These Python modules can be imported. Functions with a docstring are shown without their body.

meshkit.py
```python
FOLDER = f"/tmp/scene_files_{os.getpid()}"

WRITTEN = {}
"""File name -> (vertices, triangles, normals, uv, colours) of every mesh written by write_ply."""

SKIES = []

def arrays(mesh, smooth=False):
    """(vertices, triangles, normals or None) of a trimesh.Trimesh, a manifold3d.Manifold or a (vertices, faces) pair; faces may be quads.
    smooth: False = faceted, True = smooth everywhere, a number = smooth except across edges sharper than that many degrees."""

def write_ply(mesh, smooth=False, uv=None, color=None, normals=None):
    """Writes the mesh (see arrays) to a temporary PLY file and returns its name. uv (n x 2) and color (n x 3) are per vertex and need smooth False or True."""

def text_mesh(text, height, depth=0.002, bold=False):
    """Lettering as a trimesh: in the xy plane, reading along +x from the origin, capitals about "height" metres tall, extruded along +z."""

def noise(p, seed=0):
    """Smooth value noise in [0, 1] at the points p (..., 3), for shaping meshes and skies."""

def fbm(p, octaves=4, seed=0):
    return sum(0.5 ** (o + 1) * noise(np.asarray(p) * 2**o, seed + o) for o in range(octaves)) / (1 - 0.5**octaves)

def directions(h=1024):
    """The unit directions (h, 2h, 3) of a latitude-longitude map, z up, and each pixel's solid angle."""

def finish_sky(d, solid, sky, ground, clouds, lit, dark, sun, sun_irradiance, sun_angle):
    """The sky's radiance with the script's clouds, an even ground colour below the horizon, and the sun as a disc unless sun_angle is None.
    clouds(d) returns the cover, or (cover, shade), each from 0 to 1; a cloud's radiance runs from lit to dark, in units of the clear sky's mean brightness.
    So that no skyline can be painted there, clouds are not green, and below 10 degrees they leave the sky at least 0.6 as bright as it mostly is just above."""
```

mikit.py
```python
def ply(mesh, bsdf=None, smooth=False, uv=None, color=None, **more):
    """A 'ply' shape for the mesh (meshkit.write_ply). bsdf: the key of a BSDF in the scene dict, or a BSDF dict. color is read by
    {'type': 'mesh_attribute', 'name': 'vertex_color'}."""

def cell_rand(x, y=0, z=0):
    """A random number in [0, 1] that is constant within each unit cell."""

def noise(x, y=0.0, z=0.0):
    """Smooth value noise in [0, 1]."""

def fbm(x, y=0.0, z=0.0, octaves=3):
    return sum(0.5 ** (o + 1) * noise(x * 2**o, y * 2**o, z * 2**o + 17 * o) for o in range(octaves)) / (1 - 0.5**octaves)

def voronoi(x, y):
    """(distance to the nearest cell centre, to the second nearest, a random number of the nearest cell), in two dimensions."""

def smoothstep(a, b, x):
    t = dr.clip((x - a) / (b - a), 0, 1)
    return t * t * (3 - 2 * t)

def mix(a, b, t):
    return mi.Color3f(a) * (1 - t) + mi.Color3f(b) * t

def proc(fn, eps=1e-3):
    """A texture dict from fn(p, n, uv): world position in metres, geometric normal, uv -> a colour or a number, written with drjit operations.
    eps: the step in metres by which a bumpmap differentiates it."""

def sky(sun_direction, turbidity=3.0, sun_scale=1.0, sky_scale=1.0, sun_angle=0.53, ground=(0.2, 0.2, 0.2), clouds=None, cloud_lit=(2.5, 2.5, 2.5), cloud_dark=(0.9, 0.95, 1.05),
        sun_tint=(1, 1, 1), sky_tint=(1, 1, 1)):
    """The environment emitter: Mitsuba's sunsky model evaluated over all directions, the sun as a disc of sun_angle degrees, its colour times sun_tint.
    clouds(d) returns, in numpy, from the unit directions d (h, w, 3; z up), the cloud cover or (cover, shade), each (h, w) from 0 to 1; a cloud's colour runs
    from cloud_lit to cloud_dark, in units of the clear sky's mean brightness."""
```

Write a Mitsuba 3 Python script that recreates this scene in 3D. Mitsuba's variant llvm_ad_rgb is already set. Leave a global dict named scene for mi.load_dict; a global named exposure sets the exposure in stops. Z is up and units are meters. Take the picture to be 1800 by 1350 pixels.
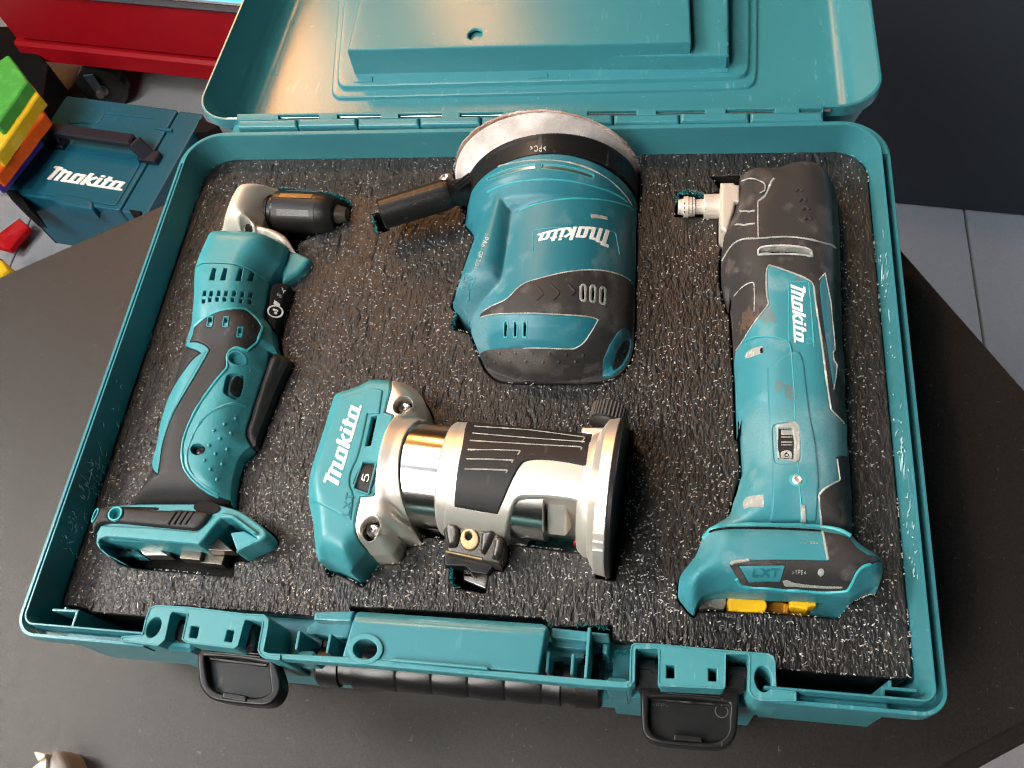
import math
import numpy as np
import trimesh
import shapely
from shapely.geometry import Polygon, LineString, Point, box, MultiPolygon
from shapely.ops import unary_union
from shapely import affinity
from scipy.spatial import Delaunay
from scipy.ndimage import gaussian_filter
from scipy.interpolate import RegularGridInterpolator
import drjit as dr
import mitsuba as mi
import mikit
import meshkit

# ------------------------------------------------------------------ camera, lamps, exposure
# The rim of the open case is the plane z = 0; the table top is z = -0.100, the floor z = -0.850.
F_PX, W_PX, H_PX = 1586.476, 1800.0, 1350.0
EYE = np.array([0.11490169, -0.26291401, 0.47600962])
FWD = np.array([-0.17346575, 0.45174187, -0.87512223])
RIGHT = np.array([0.98435455, 0.10742292, -0.13966548])
DOWN = np.cross(FWD, RIGHT)
T = mi.ScalarTransform4f
scene, labels = {}, {}
exposure = 0.68
scene['camera'] = {
    'type': 'perspective', 'fov': math.degrees(2 * math.atan(W_PX / 2 / F_PX)), 'fov_axis': 'x',
    'near_clip': 0.02, 'far_clip': 60.0,
    'to_world': T().look_at(origin=EYE.tolist(), target=(EYE + FWD).tolist(), up=(-DOWN).tolist()),
}


def tagthing(key, label, category=None, group=None, kind=None):
    d = labels.setdefault(key, {})
    d['label'] = label
    if category: d['category'] = category
    if group: d['group'] = group
    if kind: d['kind'] = kind


def facing(origin, target):
    return T().look_at(origin=list(origin), target=list(target), up=[0.1, 0.3, 1])


def lamp_panel(key, origin, target, w, h, rgb, label):
    """A flat lamp: a shallow housing box with a glowing diffuser on its face."""
    m = facing(origin, target)
    scene[key + '__diffuser'] = {'type': 'rectangle', 'to_world': m @ T().scale([w / 2, h / 2, 1]),
                                 'emitter': {'type': 'area', 'radiance': {'type': 'rgb', 'value': rgb}}}
    scene[key + '__housing'] = {'type': 'cube', 'to_world': m @ T().translate([0, 0, -0.032]) @ T().scale([w / 2 + .02, h / 2 + .02, 0.03]),
                                'bsdf': {'type': 'ref', 'id': 'm_lamp_housing'}}
    tagthing(key, label, 'ceiling light')


scene['m_lamp_housing'] = {'type': 'diffuse', 'reflectance': {'type': 'rgb', 'value': [.6, .6, .6]}}
lamp_panel('work_light', (-1.50, -0.05, 1.25), (0, 0, 0), 0.50, 0.50, [29, 27.5, 25.5], 'square white work light shining down from the left, outside the picture')
lamp_panel('ceiling_light', (-0.92, -1.30, 1.80), (-.05, -.1, 0), 0.95, 1.60, [9.2, 8.8, 8.2], 'wide white ceiling light above the front, outside the picture')
lamp_panel('ceiling_light_001', (-0.95, 0.55, 2.1), (0, 0.1, 0), 1.6, 1.3, [.85, 1.0, 1.2], 'large dim cool fill panel added overhead for ambient light, outside the picture')  # added fill panel standing in for the ambient bounce of the room
lamp_panel('floor_fill', (1.75, 0.62, -0.24), (0.55, 0.62, -.85), 0.5, 0.4, [9.5, 11.4, 13.6], 'low cool fill panel added to brighten the tiles right of the table, outside the picture')  # added fill below table height, brightens only the floor at the right
lamp_panel('spot_lamp', (-0.55, 1.08, 1.50), (0, 0, 0), 0.17, 0.17, [54, 31, 14], 'small warm lamp high behind the open lid, outside the picture')
lamp_panel('spot_lamp_001', (-1.14, 1.95, 1.10), (0, 0.2, 0), 0.36, 0.44, [22, 8.6, 2.0], 'wide warm lamp high behind the red chest, outside the picture')
lamp_panel('spot_lamp_002', (-0.50, 2.09, 1.10), (0, 0.2, 0), 0.12, 0.50, [22, 8.6, 2.0], 'narrow upright warm lamp behind the open lid, outside the picture')


# ------------------------------------------------------------------ geometry helpers
def un(px, z):
    """The world points at height z that the photograph shows at the pixels px (n x 2)."""
    px = np.atleast_2d(np.asarray(px, float))
    d = FWD + ((px[:, :1] - W_PX / 2) * RIGHT + (px[:, 1:2] - H_PX / 2) * DOWN) / F_PX
    k = (np.asarray(z, float) - EYE[2]) / d[:, 2]
    return EYE + k[:, None] * d


def zm(ox, oy, s):
    return lambda *p: [(ox + a / s, oy + b / s) for a, b in p]


zA, zB, zC = zm(320, 300, 5.625), zm(300, 500, 6.923), zm(150, 850, 5.4545)
zD, zE, zF, zG = zm(640, 170, 3.4615), zm(780, 460, 5), zm(520, 640, 3.3733), zm(740, 700, 3.75)
zH, zI, zJ, zK, zL = zm(1170, 290, 5.4), zm(230, 580, 4.22), zm(1230, 420, 3.97), zm(1230, 740, 5.1933), zm(1170, 880, 4.5)
zR1, zR2, zR3 = zm(500, 1040, 5), zm(840, 1060, 5), zm(1100, 1110, 6)
z7, z8, z9, zM = zm(0, 900, 3), zm(600, 900, 3), zm(1200, 900, 3), zm(0, 1050, 3.4615)
zN, zO = zm(0, 0, 4.5), zm(0, 200, 4.5)
ZF = -0.020          # top of the foam


class Pillow:
    """A rounded body: the height over an outline rises from its edge over the distance r to H and stays there.
    It is sampled on a grid and softened over `soft` metres, so that no ridges run along the outline's bisectors."""
    def __init__(self, poly, H, r, z0=ZF, p=2.0, soft=.0018, step=.0006):
        edge, self.z0 = poly.boundary, z0
        x0, y0, x1, y1 = poly.bounds
        gx, gy = np.arange(x0 - .003, x1 + .003, step), np.arange(y0 - .003, y1 + .003, step)
        X, Y = np.meshgrid(gx, gy, indexing='ij')
        xy = np.c_[X.ravel(), Y.ravel()]
        inside = shapely.contains_xy(poly, xy[:, 0], xy[:, 1])
        d = np.zeros(len(xy))
        d[inside] = shapely.distance(shapely.points(xy[inside]), edge)
        Hv = H(xy) if callable(H) else H
        t = np.clip(1 - d / r, 0, 1)
        z = (Hv * (1 - t ** p) ** (1 / p) * inside).reshape(X.shape)
        m = inside.reshape(X.shape).astype(float)
        k = soft / step
        z = gaussian_filter(z, k) / np.maximum(gaussian_filter(m, k), 1e-4)
        z[gaussian_filter(m, 2.0) < .02] = 0
        self.f = RegularGridInterpolator((gx, gy), z, bounds_error=False, fill_value=0.0)

    def z(self, xy):
        return self.z0 + self.f(np.asarray(xy, float)[:, :2])


class Rev:
    """The upper half of a body of revolution about the horizontal axis p0 -> p1; prof = [(distance along it, radius)]."""
    def __init__(self, p0, p1, prof, n=2.0, flat=1.0):
        self.p0 = np.asarray(p0, float)
        self.u = np.asarray(p1, float) - self.p0
        self.L = np.linalg.norm(self.u)
        self.u = self.u / self.L
        self.h = self.u[:2] / np.linalg.norm(self.u[:2])
        self.prof, self.n, self.flat = np.asarray(prof, float), n, flat

    def z(self, xy):
        q = np.asarray(xy, float) - self.p0[:2]
        t = q @ self.h
        d = np.abs(q @ np.array([-self.h[1], self.h[0]]))
        R = np.interp(t, self.prof[:, 0], self.prof[:, 1])
        s = np.clip(1 - np.clip(d / R, 0, 1) ** self.n, 0, 1) ** (1 / self.n)
        return self.p0[2] + t * self.u[2] / np.linalg.norm(self.u[:2]) + R * s * self.flat


class Flat:
    def __init__(self, z0, sx=0, sy=0, o=(0, 0)):
        self.a = (z0, sx, sy, o)

    def z(self, xy):
        xy = np.asarray(xy, float)
        z0, sx, sy, o = self.a
        return z0 + (xy[:, 0] - o[0]) * sx + (xy[:, 1] - o[1]) * sy


class Max:
    """Several surfaces, the highest one counting, blended over k metres."""
    def __init__(self, *s, k=0.0015):
        self.s, self.k = s, k

    def z(self, xy):
        out = self.s[0].z(xy)
        for s in self.s[1:]:
            b = s.z(xy)
            h = np.clip(0.5 + 0.5 * (b - out) / self.k, 0, 1)
            out = out * (1 - h) + b * h + self.k * h * (1 - h)
        return out


def lift(px, surf, n=8):
    """Pixels -> the points of the surface seen there (world, n x 3)."""
    z = np.full(len(px), ZF + 0.012) if not isinstance(surf, Flat) else np.full(len(px), surf.a[0])
    for _ in range(n):
        p = un(px, z)
        z = 0.4 * z + 0.6 * surf.z(p[:, :2])
    return un(px, z)


def curve(xy, it=2, corner=48, closed=True):
    """Chaikin smoothing that keeps corners sharper than `corner` degrees."""
    xy = np.asarray(xy, float)
    for _ in range(it):
        out, n = [], len(xy)
        for i in range(n):
            if not closed and i in (0, n - 1):
                out.append(xy[i])
                continue
            a, b, c = xy[i - 1], xy[i], xy[(i + 1) % n]
            u, v = b - a, c - b
            ang = abs(math.degrees(math.atan2(u[0] * v[1] - u[1] * v[0], u @ v)))
            if ang > corner:
                out.append(b)
            else:
                out += [b * .75 + a * .25, b * .75 + c * .25]
        xy = np.array(out)
    return xy


def poly(px, surf, smooth=True, r=0.0, corner=48):
    """A plan polygon from an outline of pixels on a surface."""
    xy = lift(px, surf)[:, :2]
    if smooth:
        xy = curve(xy, corner=corner)
    g = Polygon(xy).buffer(0)
    if r:
        g = g.buffer(-r).buffer(2 * r).buffer(-r)
    return big(g)


def big(g):
    return max(g.geoms, key=lambda a: a.area) if hasattr(g, 'geoms') else g


def ring_points(ring, ds):
    L = ring.length
    n = max(8, int(round(L / ds)))
    keep = np.array(ring.coords)[:-1]
    at = np.linspace(0, L, n, endpoint=False)
    pts = np.array([p.coords[0] for p in shapely.line_interpolate_point(ring, at)])
    return pts


def fill(g, spacing, insets=(), ds=None):
    """Vertices, triangles and boundary loops (index arrays) of a polygon with holes."""
    ds = ds or min(spacing, 0.0009)
    loops, pts, at = [], [], 0
    for ring in [g.exterior, *g.interiors]:
        p = ring_points(ring, ds)
        loops.append(np.arange(at, at + len(p)))
        pts.append(p)
        at += len(p)
    for d in insets:
        q = g.buffer(-d)
        for h in getattr(q, 'geoms', [q]):
            if h.is_empty: continue
            for ring in [h.exterior, *h.interiors]:
                if ring.length > 3 * ds:
                    pts.append(ring_points(ring, max(ds, 0.0008)))
    last = max(insets, default=0) + spacing * 0.55
    q = g.buffer(-last)
    if not q.is_empty:
        x0, y0, x1, y1 = g.bounds
        gx, gy = np.meshgrid(np.arange(x0, x1, spacing), np.arange(y0, y1, spacing * .87))
        gx[1::2] += spacing / 2
        gx, gy = gx.ravel(), gy.ravel()
        k = shapely.contains_xy(q, gx, gy)
        pts.append(np.stack([gx[k], gy[k]], 1))
    pts = np.vstack(pts)
    tri = Delaunay(pts).simplices
    cen = pts[tri].mean(1)
    e = g.buffer(1e-6)
    shapely.prepare(e)
    tri = tri[shapely.contains_xy(e, cen[:, 0], cen[:, 1])]
    a, b, c = (pts[tri[:, i]] for i in range(3))
    ar = (b[:, 0] - a[:, 0]) * (c[:, 1] - a[:, 1]) - (b[:, 1] - a[:, 1]) * (c[:, 0] - a[:, 0])
    tri[ar < 0] = tri[ar < 0][:, ::-1]
    return pts, tri[np.abs(ar) > 1e-14], loops


def skin(g, surf, off=0.0, rnd=0.0005, depth=0.004, spacing=0.0016, base=None, insets=None, wobble=None):
    """A piece of shell: the polygon laid on the surface `off` proud of it, its edge rounded by rnd, its sides going down by depth (or to z = base)."""
    if rnd and insets is None:
        insets = (rnd * .25, rnd * .6, rnd)
    out = []
    for h in getattr(g, 'geoms', [g]):
        if h.is_empty or h.area < 1e-8: continue
        pts, tri, loops = fill(h, spacing, insets or ())
        z = surf.z(pts) + off
        if rnd:
            d = shapely.distance(shapely.points(pts), h.boundary)
            t = 1 - np.clip(d / rnd, 0, 1)
            z = z - rnd * (1 - np.sqrt(np.maximum(1 - t * t, 0)))
        if wobble is not None:
            z = z + wobble(pts)
        v, f, n = [np.c_[pts, z]], [tri], len(pts)
        for k, loop in enumerate(loops):
            low = np.c_[pts[loop], (np.full(len(loop), base) if base is not None else z[loop] - depth)]
            m = len(loop)
            i, j = np.arange(m), (np.arange(m) + 1) % m
            up = np.c_[pts[loop], z[loop]]
            v += [up, low]
            a, b, c, d_ = n + i, n + j, n + m + j, n + m + i
            q = np.vstack([np.c_[a, d_, c], np.c_[a, c, b]])
            r = pts[loop]
            sa = np.sum(r[i, 0] * r[j, 1] - r[j, 0] * r[i, 1])
            ccw = sa > 0
            if ccw != (k == 0): q = q[:, ::-1]
            f.append(q)
            n += 2 * m
        out.append(trimesh.Trimesh(np.vstack(v), np.vstack(f), process=False))
    return trimesh.util.concatenate(out) if len(out) > 1 else out[0]


def tube(path, r, sides=8, closed=False, caps=True):
    """A round rod along a 3-D path; r a number or one per point."""
    p = np.asarray(path, float)
    r = np.broadcast_to(r, len(p)).astype(float)
    t = np.gradient(p, axis=0) if not closed else np.roll(p, -1, 0) - np.roll(p, 1, 0)
    t /= np.linalg.norm(t, axis=1, keepdims=True) + 1e-12
    ref = np.where(np.abs(t[:, 2:]) < .9, [[0, 0, 1.]], [[1., 0, 0]])
    a = np.cross(t, ref); a /= np.linalg.norm(a, axis=1, keepdims=True) + 1e-12
    b = np.cross(t, a)
    an = np.arange(sides) * 2 * np.pi / sides
    v = (p[:, None] + r[:, None, None] * (np.cos(an)[None, :, None] * a[:, None] + np.sin(an)[None, :, None] * b[:, None])).reshape(-1, 3)
    n = len(p)
    rows = n if closed else n - 1
    i, j = np.meshgrid(np.arange(rows), np.arange(sides), indexing='ij')
    i2 = (i + 1) % n
    q = np.stack([i * sides + j, i * sides + (j + 1) % sides, i2 * sides + (j + 1) % sides, i2 * sides + j], -1).reshape(-1, 4)
    f = np.vstack([q[:, [0, 1, 2]], q[:, [0, 2, 3]]])
    if caps and not closed:
        v = np.vstack([v, p[0], p[-1]])
        k = np.arange(sides); k2 = (k + 1) % sides
        f = np.vstack([f, np.c_[np.full(sides, n * sides), k2, k], np.c_[np.full(sides, n * sides + 1), (n - 1) * sides + k, (n - 1) * sides + k2]])
    m = trimesh.Trimesh(v, f, process=False)
    if m.volume < 0: m.invert()
    return m


def lathe(p0, p1, prof, sides=64, up=(0, 0, 1)):
    """A body of revolution about p0 -> p1: prof = [(distance along the axis, radius)]; rib(angle) may vary the radius."""
    p0, p1 = np.asarray(p0, float), np.asarray(p1, float)
    u = (p1 - p0) / np.linalg.norm(p1 - p0)
    a = np.cross(u, up); a /= np.linalg.norm(a)
    b = np.cross(u, a)
    an = np.arange(sides) * 2 * np.pi / sides
    v = np.vstack([p0 + t * u + R * (np.cos(an)[:, None] * a + np.sin(an)[:, None] * b) for t, R in prof])
    n = len(prof)
    i, j = np.meshgrid(np.arange(n - 1), np.arange(sides), indexing='ij')
    q = np.stack([i * sides + j, (i + 1) * sides + j, (i + 1) * sides + (j + 1) % sides, i * sides + (j + 1) % sides], -1).reshape(-1, 4)
    f = np.vstack([q[:, [0, 1, 2]], q[:, [0, 2, 3]]])
    m = trimesh.Trimesh(v, f, process=False)
    m.merge_vertices()
    m.update_faces(m.nondegenerate_faces())
    m.fix_normals()
    return m


def boxm(x0, y0, z0, x1, y1, z1, ch=0.0):
    """A box with chamfered edges."""
    if not ch:
        m = trimesh.creation.box([x1 - x0, y1 - y0, z1 - z0])
        m.apply_translation([(x0 + x1) / 2, (y0 + y1) / 2, (z0 + z1) / 2])
        return m
    c = []
    for X in ((x0, x0 + ch), (x1, x1 - ch)):
        for Y in ((y0, y0 + ch), (y1, y1 - ch)):
            for Z in ((z0, z0 + ch), (z1, z1 - ch)):
                c += [(X[1], Y[1], Z[0]), (X[1], Y[0], Z[1]), (X[0], Y[1], Z[1])]
    return trimesh.convex.convex_hull(np.array(c))


def obox(centre, ux, half, ch=0.0, tilt=None):
    """A box about `centre`, its x along ux (plan direction), half sizes `half`."""
    m = boxm(-half[0], -half[1], -half[2], half[0], half[1], half[2], ch)
    a = math.atan2(ux[1], ux[0])
    m.apply_transform(trimesh.transformations.rotation_matrix(a, [0, 0, 1]))
    if tilt is not None:
        m.apply_transform(trimesh.transformations.rotation_matrix(tilt[0], tilt[1]))
    m.apply_translation(centre)
    return m


def prism(g, z0, z1, bev=0.0006):
    """An upright prism of a plan polygon between z0 and z1, its upper edge rounded."""
    return skin(g, Flat(z1), 0, rnd=bev, base=z0, spacing=0.02)


def cat(*m):
    flat = []
    for a in m:
        flat += list(a) if isinstance(a, (list, tuple)) else [a]
    return trimesh.util.concatenate(flat)


def add(key, mesh, bsdf, smooth=32, label=None, kind=None, **k):
    base, n = key, 1
    while key in scene:
        key = f'{base}_{n:03d}'
        n += 1
    scene[key] = mikit.ply(mesh, bsdf, smooth=smooth)
    if label or kind:
        labels[key] = {}
        if label: labels[key]['label'] = label
        if kind: labels[key]['kind'] = kind
    return key


def oval(px, surf, rx, ry, ang=0.0, n=28):
    """A plan ellipse (radii in metres) at a pixel of a surface; ang in degrees."""
    c = lift([px], surf)[0]
    g = affinity.rotate(affinity.scale(Point(0, 0).buffer(1, n), rx, ry), ang)
    return affinity.translate(g, c[0], c[1])


def bead(px, surf, r, off=0.0, closed=False, n=None, smooth=True, vary=True):
    """A thin rod lying on a surface along a line of pixels."""
    xy = lift(px, surf)[:, :2]
    if smooth: xy = curve(xy, closed=closed)
    ls = LineString(np.vstack([xy, xy[:1]]) if closed else xy)
    m = n or max(4, int(ls.length / 0.0015))
    pts = np.array([ls.interpolate(t, normalized=True).coords[0] for t in np.linspace(0, 1, m, endpoint=not closed)])
    rv = r * (.55 + .95 * meshkit.fbm(np.c_[pts * 170, pts[:, 0] * 0], 3, 4)) if vary else r
    return tube(np.c_[pts, surf.z(pts) + off], rv, sides=7, closed=closed)


def bump(px, surf, r, h, n=10):
    """A small round pip on a surface."""
    c = lift([px], surf)[0]
    m = trimesh.creation.icosphere(subdivisions=2, radius=1)
    m.apply_scale([r, r, h])
    m.apply_translation([c[0], c[1], surf.z(c[None, :2])[0]])
    return m


def strokes(lines):
    return unary_union([LineString(p).buffer(w / 2, cap_style=c, join_style=j) for p, w, c, j in lines])


def logo():
    """The slanted white lettering of the tools as one plan shape, one unit tall."""
    F, S, w = 2, 2, .205
    L = [([(-.16, .93), (.26, .93)], .17, F, S), ([(.12, .95), (.12, 0)], w, F, S), ([(.02, .84), (.50, .84)], .13, F, S), ([(.46, .86), (.46, 0)], w, F, S), ([(.36, .74), (.84, .74)], .15, F, S), ([(.80, .78), (.80, 0)], w, F, S), ([(.80, .08), (1.1, .08)], .16, F, S)]
    def a(x):
        return [([(x, .70), (x, .05)], w, F, S), ([(x + .36, .78), (x + .36, 0)], w, F, S), ([(x - .06, .70), (x + .4, .70)], .16, F, S), ([(x - .06, .08), (x + .4, .08)], .16, F, S)]
    L += a(1.14)
    L += [([(1.78, 1.0), (1.78, 0)], w, F, S), ([(2.16, .76), (1.86, .42)], .19, F, S), ([(1.84, .46), (2.10, .08)], .19, F, S), ([(2.04, .08), (2.4, .08)], .16, F, S)]
    L += [([(2.36, .76), (2.36, 0)], w, F, S), ([(2.36, .85), (2.36, 1.0)], w, F, S), ([(2.36, .08), (2.74, .08)], .16, F, S)]
    L += [([(2.72, 1.0), (2.72, 0)], w, F, S), ([(2.56, .70), (2.94, .70)], .14, F, S), ([(2.72, .08), (3.1, .08)], .16, F, S)]
    L += a(3.10)
    L += [([(3.4, .075), (3.74, .075)], .15, F, S)]
    g = strokes(L).buffer(-.012).buffer(.03).buffer(-.018)
    g = affinity.affine_transform(g, [1, .38, 0, 1, 0, 0])
    x0, y0, x1, y1 = g.bounds
    return affinity.affine_transform(g, [1 / (x1 - x0), 0, 0, 1 / (y1 - y0), -x0 / (x1 - x0), -y0 / (y1 - y0)])


LOGO = logo()


def quad_map(g, quad):
    """Maps a unit-square shape to a plan quadrilateral (bottom left, bottom right, top right, top left)."""
    q = np.asarray(quad, float)
    def f(c):
        c = np.asarray(c)
        u, v = c[:, :1], c[:, 1:2]
        return (1 - u) * (1 - v) * q[0] + u * (1 - v) * q[1] + u * v * q[2] + (1 - u) * v * q[3]
    return shapely.transform(g, f)


def logo_on(key, px4, surf, off=0.0006, mat='m_white_print', label='white lettering reading makita'):
    """px4: the pixels of the lettering's bottom-left, bottom-right, top-right and top-left corners (reading direction)."""
    g = quad_map(LOGO, lift(px4, surf)[:, :2])
    return add(key, skin(g, surf, off, rnd=0.00015, depth=0.0012, spacing=0.0012), mat, label=label)


def text_poly(text, bold=True):
    """Plain lettering as a unit-square plan shape."""
    m = meshkit.text_mesh(text, 1.0, 0.1, bold)
    f = m.faces[m.face_normals[:, 2] > .9]
    g = unary_union([Polygon(m.vertices[t][:, :2]).buffer(1e-4) for t in f]).simplify(.004)
    x0, y0, x1, y1 = g.bounds
    return affinity.affine_transform(g, [1 / (x1 - x0), 0, 0, 1 / (y1 - y0), -x0 / (x1 - x0), -y0 / (y1 - y0)])


def text_on(key, text, px4, surf, mat, off=0.0003, bold=False, label=None):
    g = quad_map(text_poly(text, bold), lift(px4, surf)[:, :2])
    return add(key, skin(g, surf, off, rnd=0, depth=0.0008, spacing=0.0008), mat, label=label or f'lettering reading {text}')

# ------------------------------------------------------------------ materials
def rgb(*c):
    return {'type': 'rgb', 'value': list(c)}


def plastic(name, base, rough=.4, spec=.5, metallic=0.0, bump=None, **k):
    b = {'type': 'principled', 'base_color': base if isinstance(base, dict) else rgb(*base), 'roughness': rough, 'specular': spec, 'metallic': metallic, **k}
    if bump:
        b = {'type': 'bumpmap', 'arbitrary': mikit.proc(bump[0], eps=bump[1]), 'scale': 1.0, 'bsdf': b}
    scene[name] = {'type': 'twosided', 'bsdf': b}


def dusted(base, dust, amount, size, seed, dirt=()):
    """Colour of a used surface: fine grain everywhere and ragged smears of pale dust with an outline of their own."""
    def f(p, n, uv):
        x, y, z = p.x / size, p.y / size, p.z / size
        a = mikit.fbm(x + seed, y, z, octaves=4)
        s = mikit.fbm(x * 3.3 + seed, y * 3.3, z * 3.3, octaves=4)
        g = mikit.noise(p.x * 2300, p.y * 2300, p.z * 2300 + seed)
        d = dr.clip(mikit.smoothstep(.50, .72, a) * .7 + mikit.smoothstep(.58, .74, s) * .5, 0, 1) * (.55 + .9 * (g - .3))
        sp = mikit.smoothstep(.86, .93, mikit.noise(p.x * 700 + seed, p.y * 700, p.z * 700)) * .5
        c = mikit.mix(base, dust, dr.clip((d + sp * d) * amount, 0, 1))
        for dx, dy, r in dirt:      # rust-brown smears that the photograph shows at these places
            q = dr.sqrt(dr.square(p.x - dx) + dr.square((p.y - dy) * .7)) / r
            k = mikit.smoothstep(.50, .62, mikit.fbm(p.x * 420 + seed, p.y * 300, p.z * 420, octaves=4) + .42 * (1 - q)) * dr.select(q < 1.3, .8, 0.0)
            c = mikit.mix(c, (.17, .105, .07), dr.clip(k * (.3 + .8 * g) * .75, 0, 1))
        return c
    return mikit.proc(f)


def scuffed(base, pale, seed, amount=.5):
    """Moulded plastic with faint rub marks and specks."""
    def f(p, n, uv):
        a = mikit.fbm(p.x * 16 + seed, p.y * 16, p.z * 16, octaves=3)
        s = mikit.smoothstep(.66, .78, mikit.fbm(p.x * 300 + seed, p.y * 75, p.z * 300, octaves=3))
        k = mikit.smoothstep(.93, .96, mikit.noise(p.x * 420, p.y * 420 + seed, p.z * 420))
        c = mi.Color3f(base) * (.93 + .14 * a)
        return mikit.mix(c, pale, dr.clip((s * .35 * mikit.smoothstep(.5, .75, a) + k * .35) * amount, 0, 1))
    return mikit.proc(f)


def grain_bump(p, n, uv):
    return mikit.fbm(p.x * 1400, p.y * 1400, p.z * 1400, octaves=2) * .00006


plastic('m_case', scuffed((.040, .200, .236), (.35, .55, .56), 3.1, .6), .24, .5, bump=(grain_bump, 1e-4))
plastic('m_case_worn', scuffed((.048, .235, .268), (.6, .72, .72), 7.7, .4), .42, .5)
plastic('m_teal', scuffed((.048, .250, .285), (.4, .58, .58), 1.7, .3), .40, .5)
DIRT = [(*un([q], .008)[0, :2], r) for q, r in ((zJ((462, 560))[0], .0052), (zJ((625, 1085))[0], .0040), (zJ((545, 1065))[0], .0022), (zJ((680, 330))[0], .0018))]
DIRT_B = [(*un([zJ((338, 575))[0]], .004)[0, :2], .0050)]
plastic('m_teal_dusty', dusted((.040, .225, .27), (.42, .50, .50), .42, .05, 11.3, DIRT), .45, .4)
plastic('m_teal_dusty_and_shade', dusted((.020, .155, .20), (.42, .50, .50), .34, .05, 4.3), .42, .45)  # dusty sander shell; on other tools' letters it paints engraved shade
plastic('m_teal_edge', (.05, .36, .40), .38, .5)
plastic('m_dust_seam', dusted((.30, .32, .30), (.78, .74, .68), .9, .006, 2.2), .8, .2)
plastic('m_rubber', scuffed((.020, .019, .020), (.2, .19, .18), 5.5, .4), .55, .35)
plastic('m_rubber_dusty', dusted((.034, .032, .032), (.36, .33, .31), .36, .038, 8.1, DIRT_B), .62, .3, bump=(grain_bump, 1e-4))
plastic('m_black', (.012, .012, .012), .30, .5)
plastic('m_black_gloss', scuffed((.010, .010, .010), (.3, .28, .26), 9.2, .5), .36, .35)
plastic('m_hole', (.004, .004, .004), .7, .2)
plastic('m_alu', scuffed((.82, .775, .70), (.5, .48, .44), 6.1, .3), .40, .5, .75)
plastic('m_alu_head', scuffed((.60, .54, .47), (.45, .4, .34), 2.1, .3), .46, .5, .35, bump=(grain_bump, 1e-4))
plastic('m_chrome', scuffed((.86, .84, .80), (.6, .58, .55), 3.3, .5), .18, .5, 1.0)
plastic('m_steel', (.55, .52, .48), .25, .5, .9)
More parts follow.
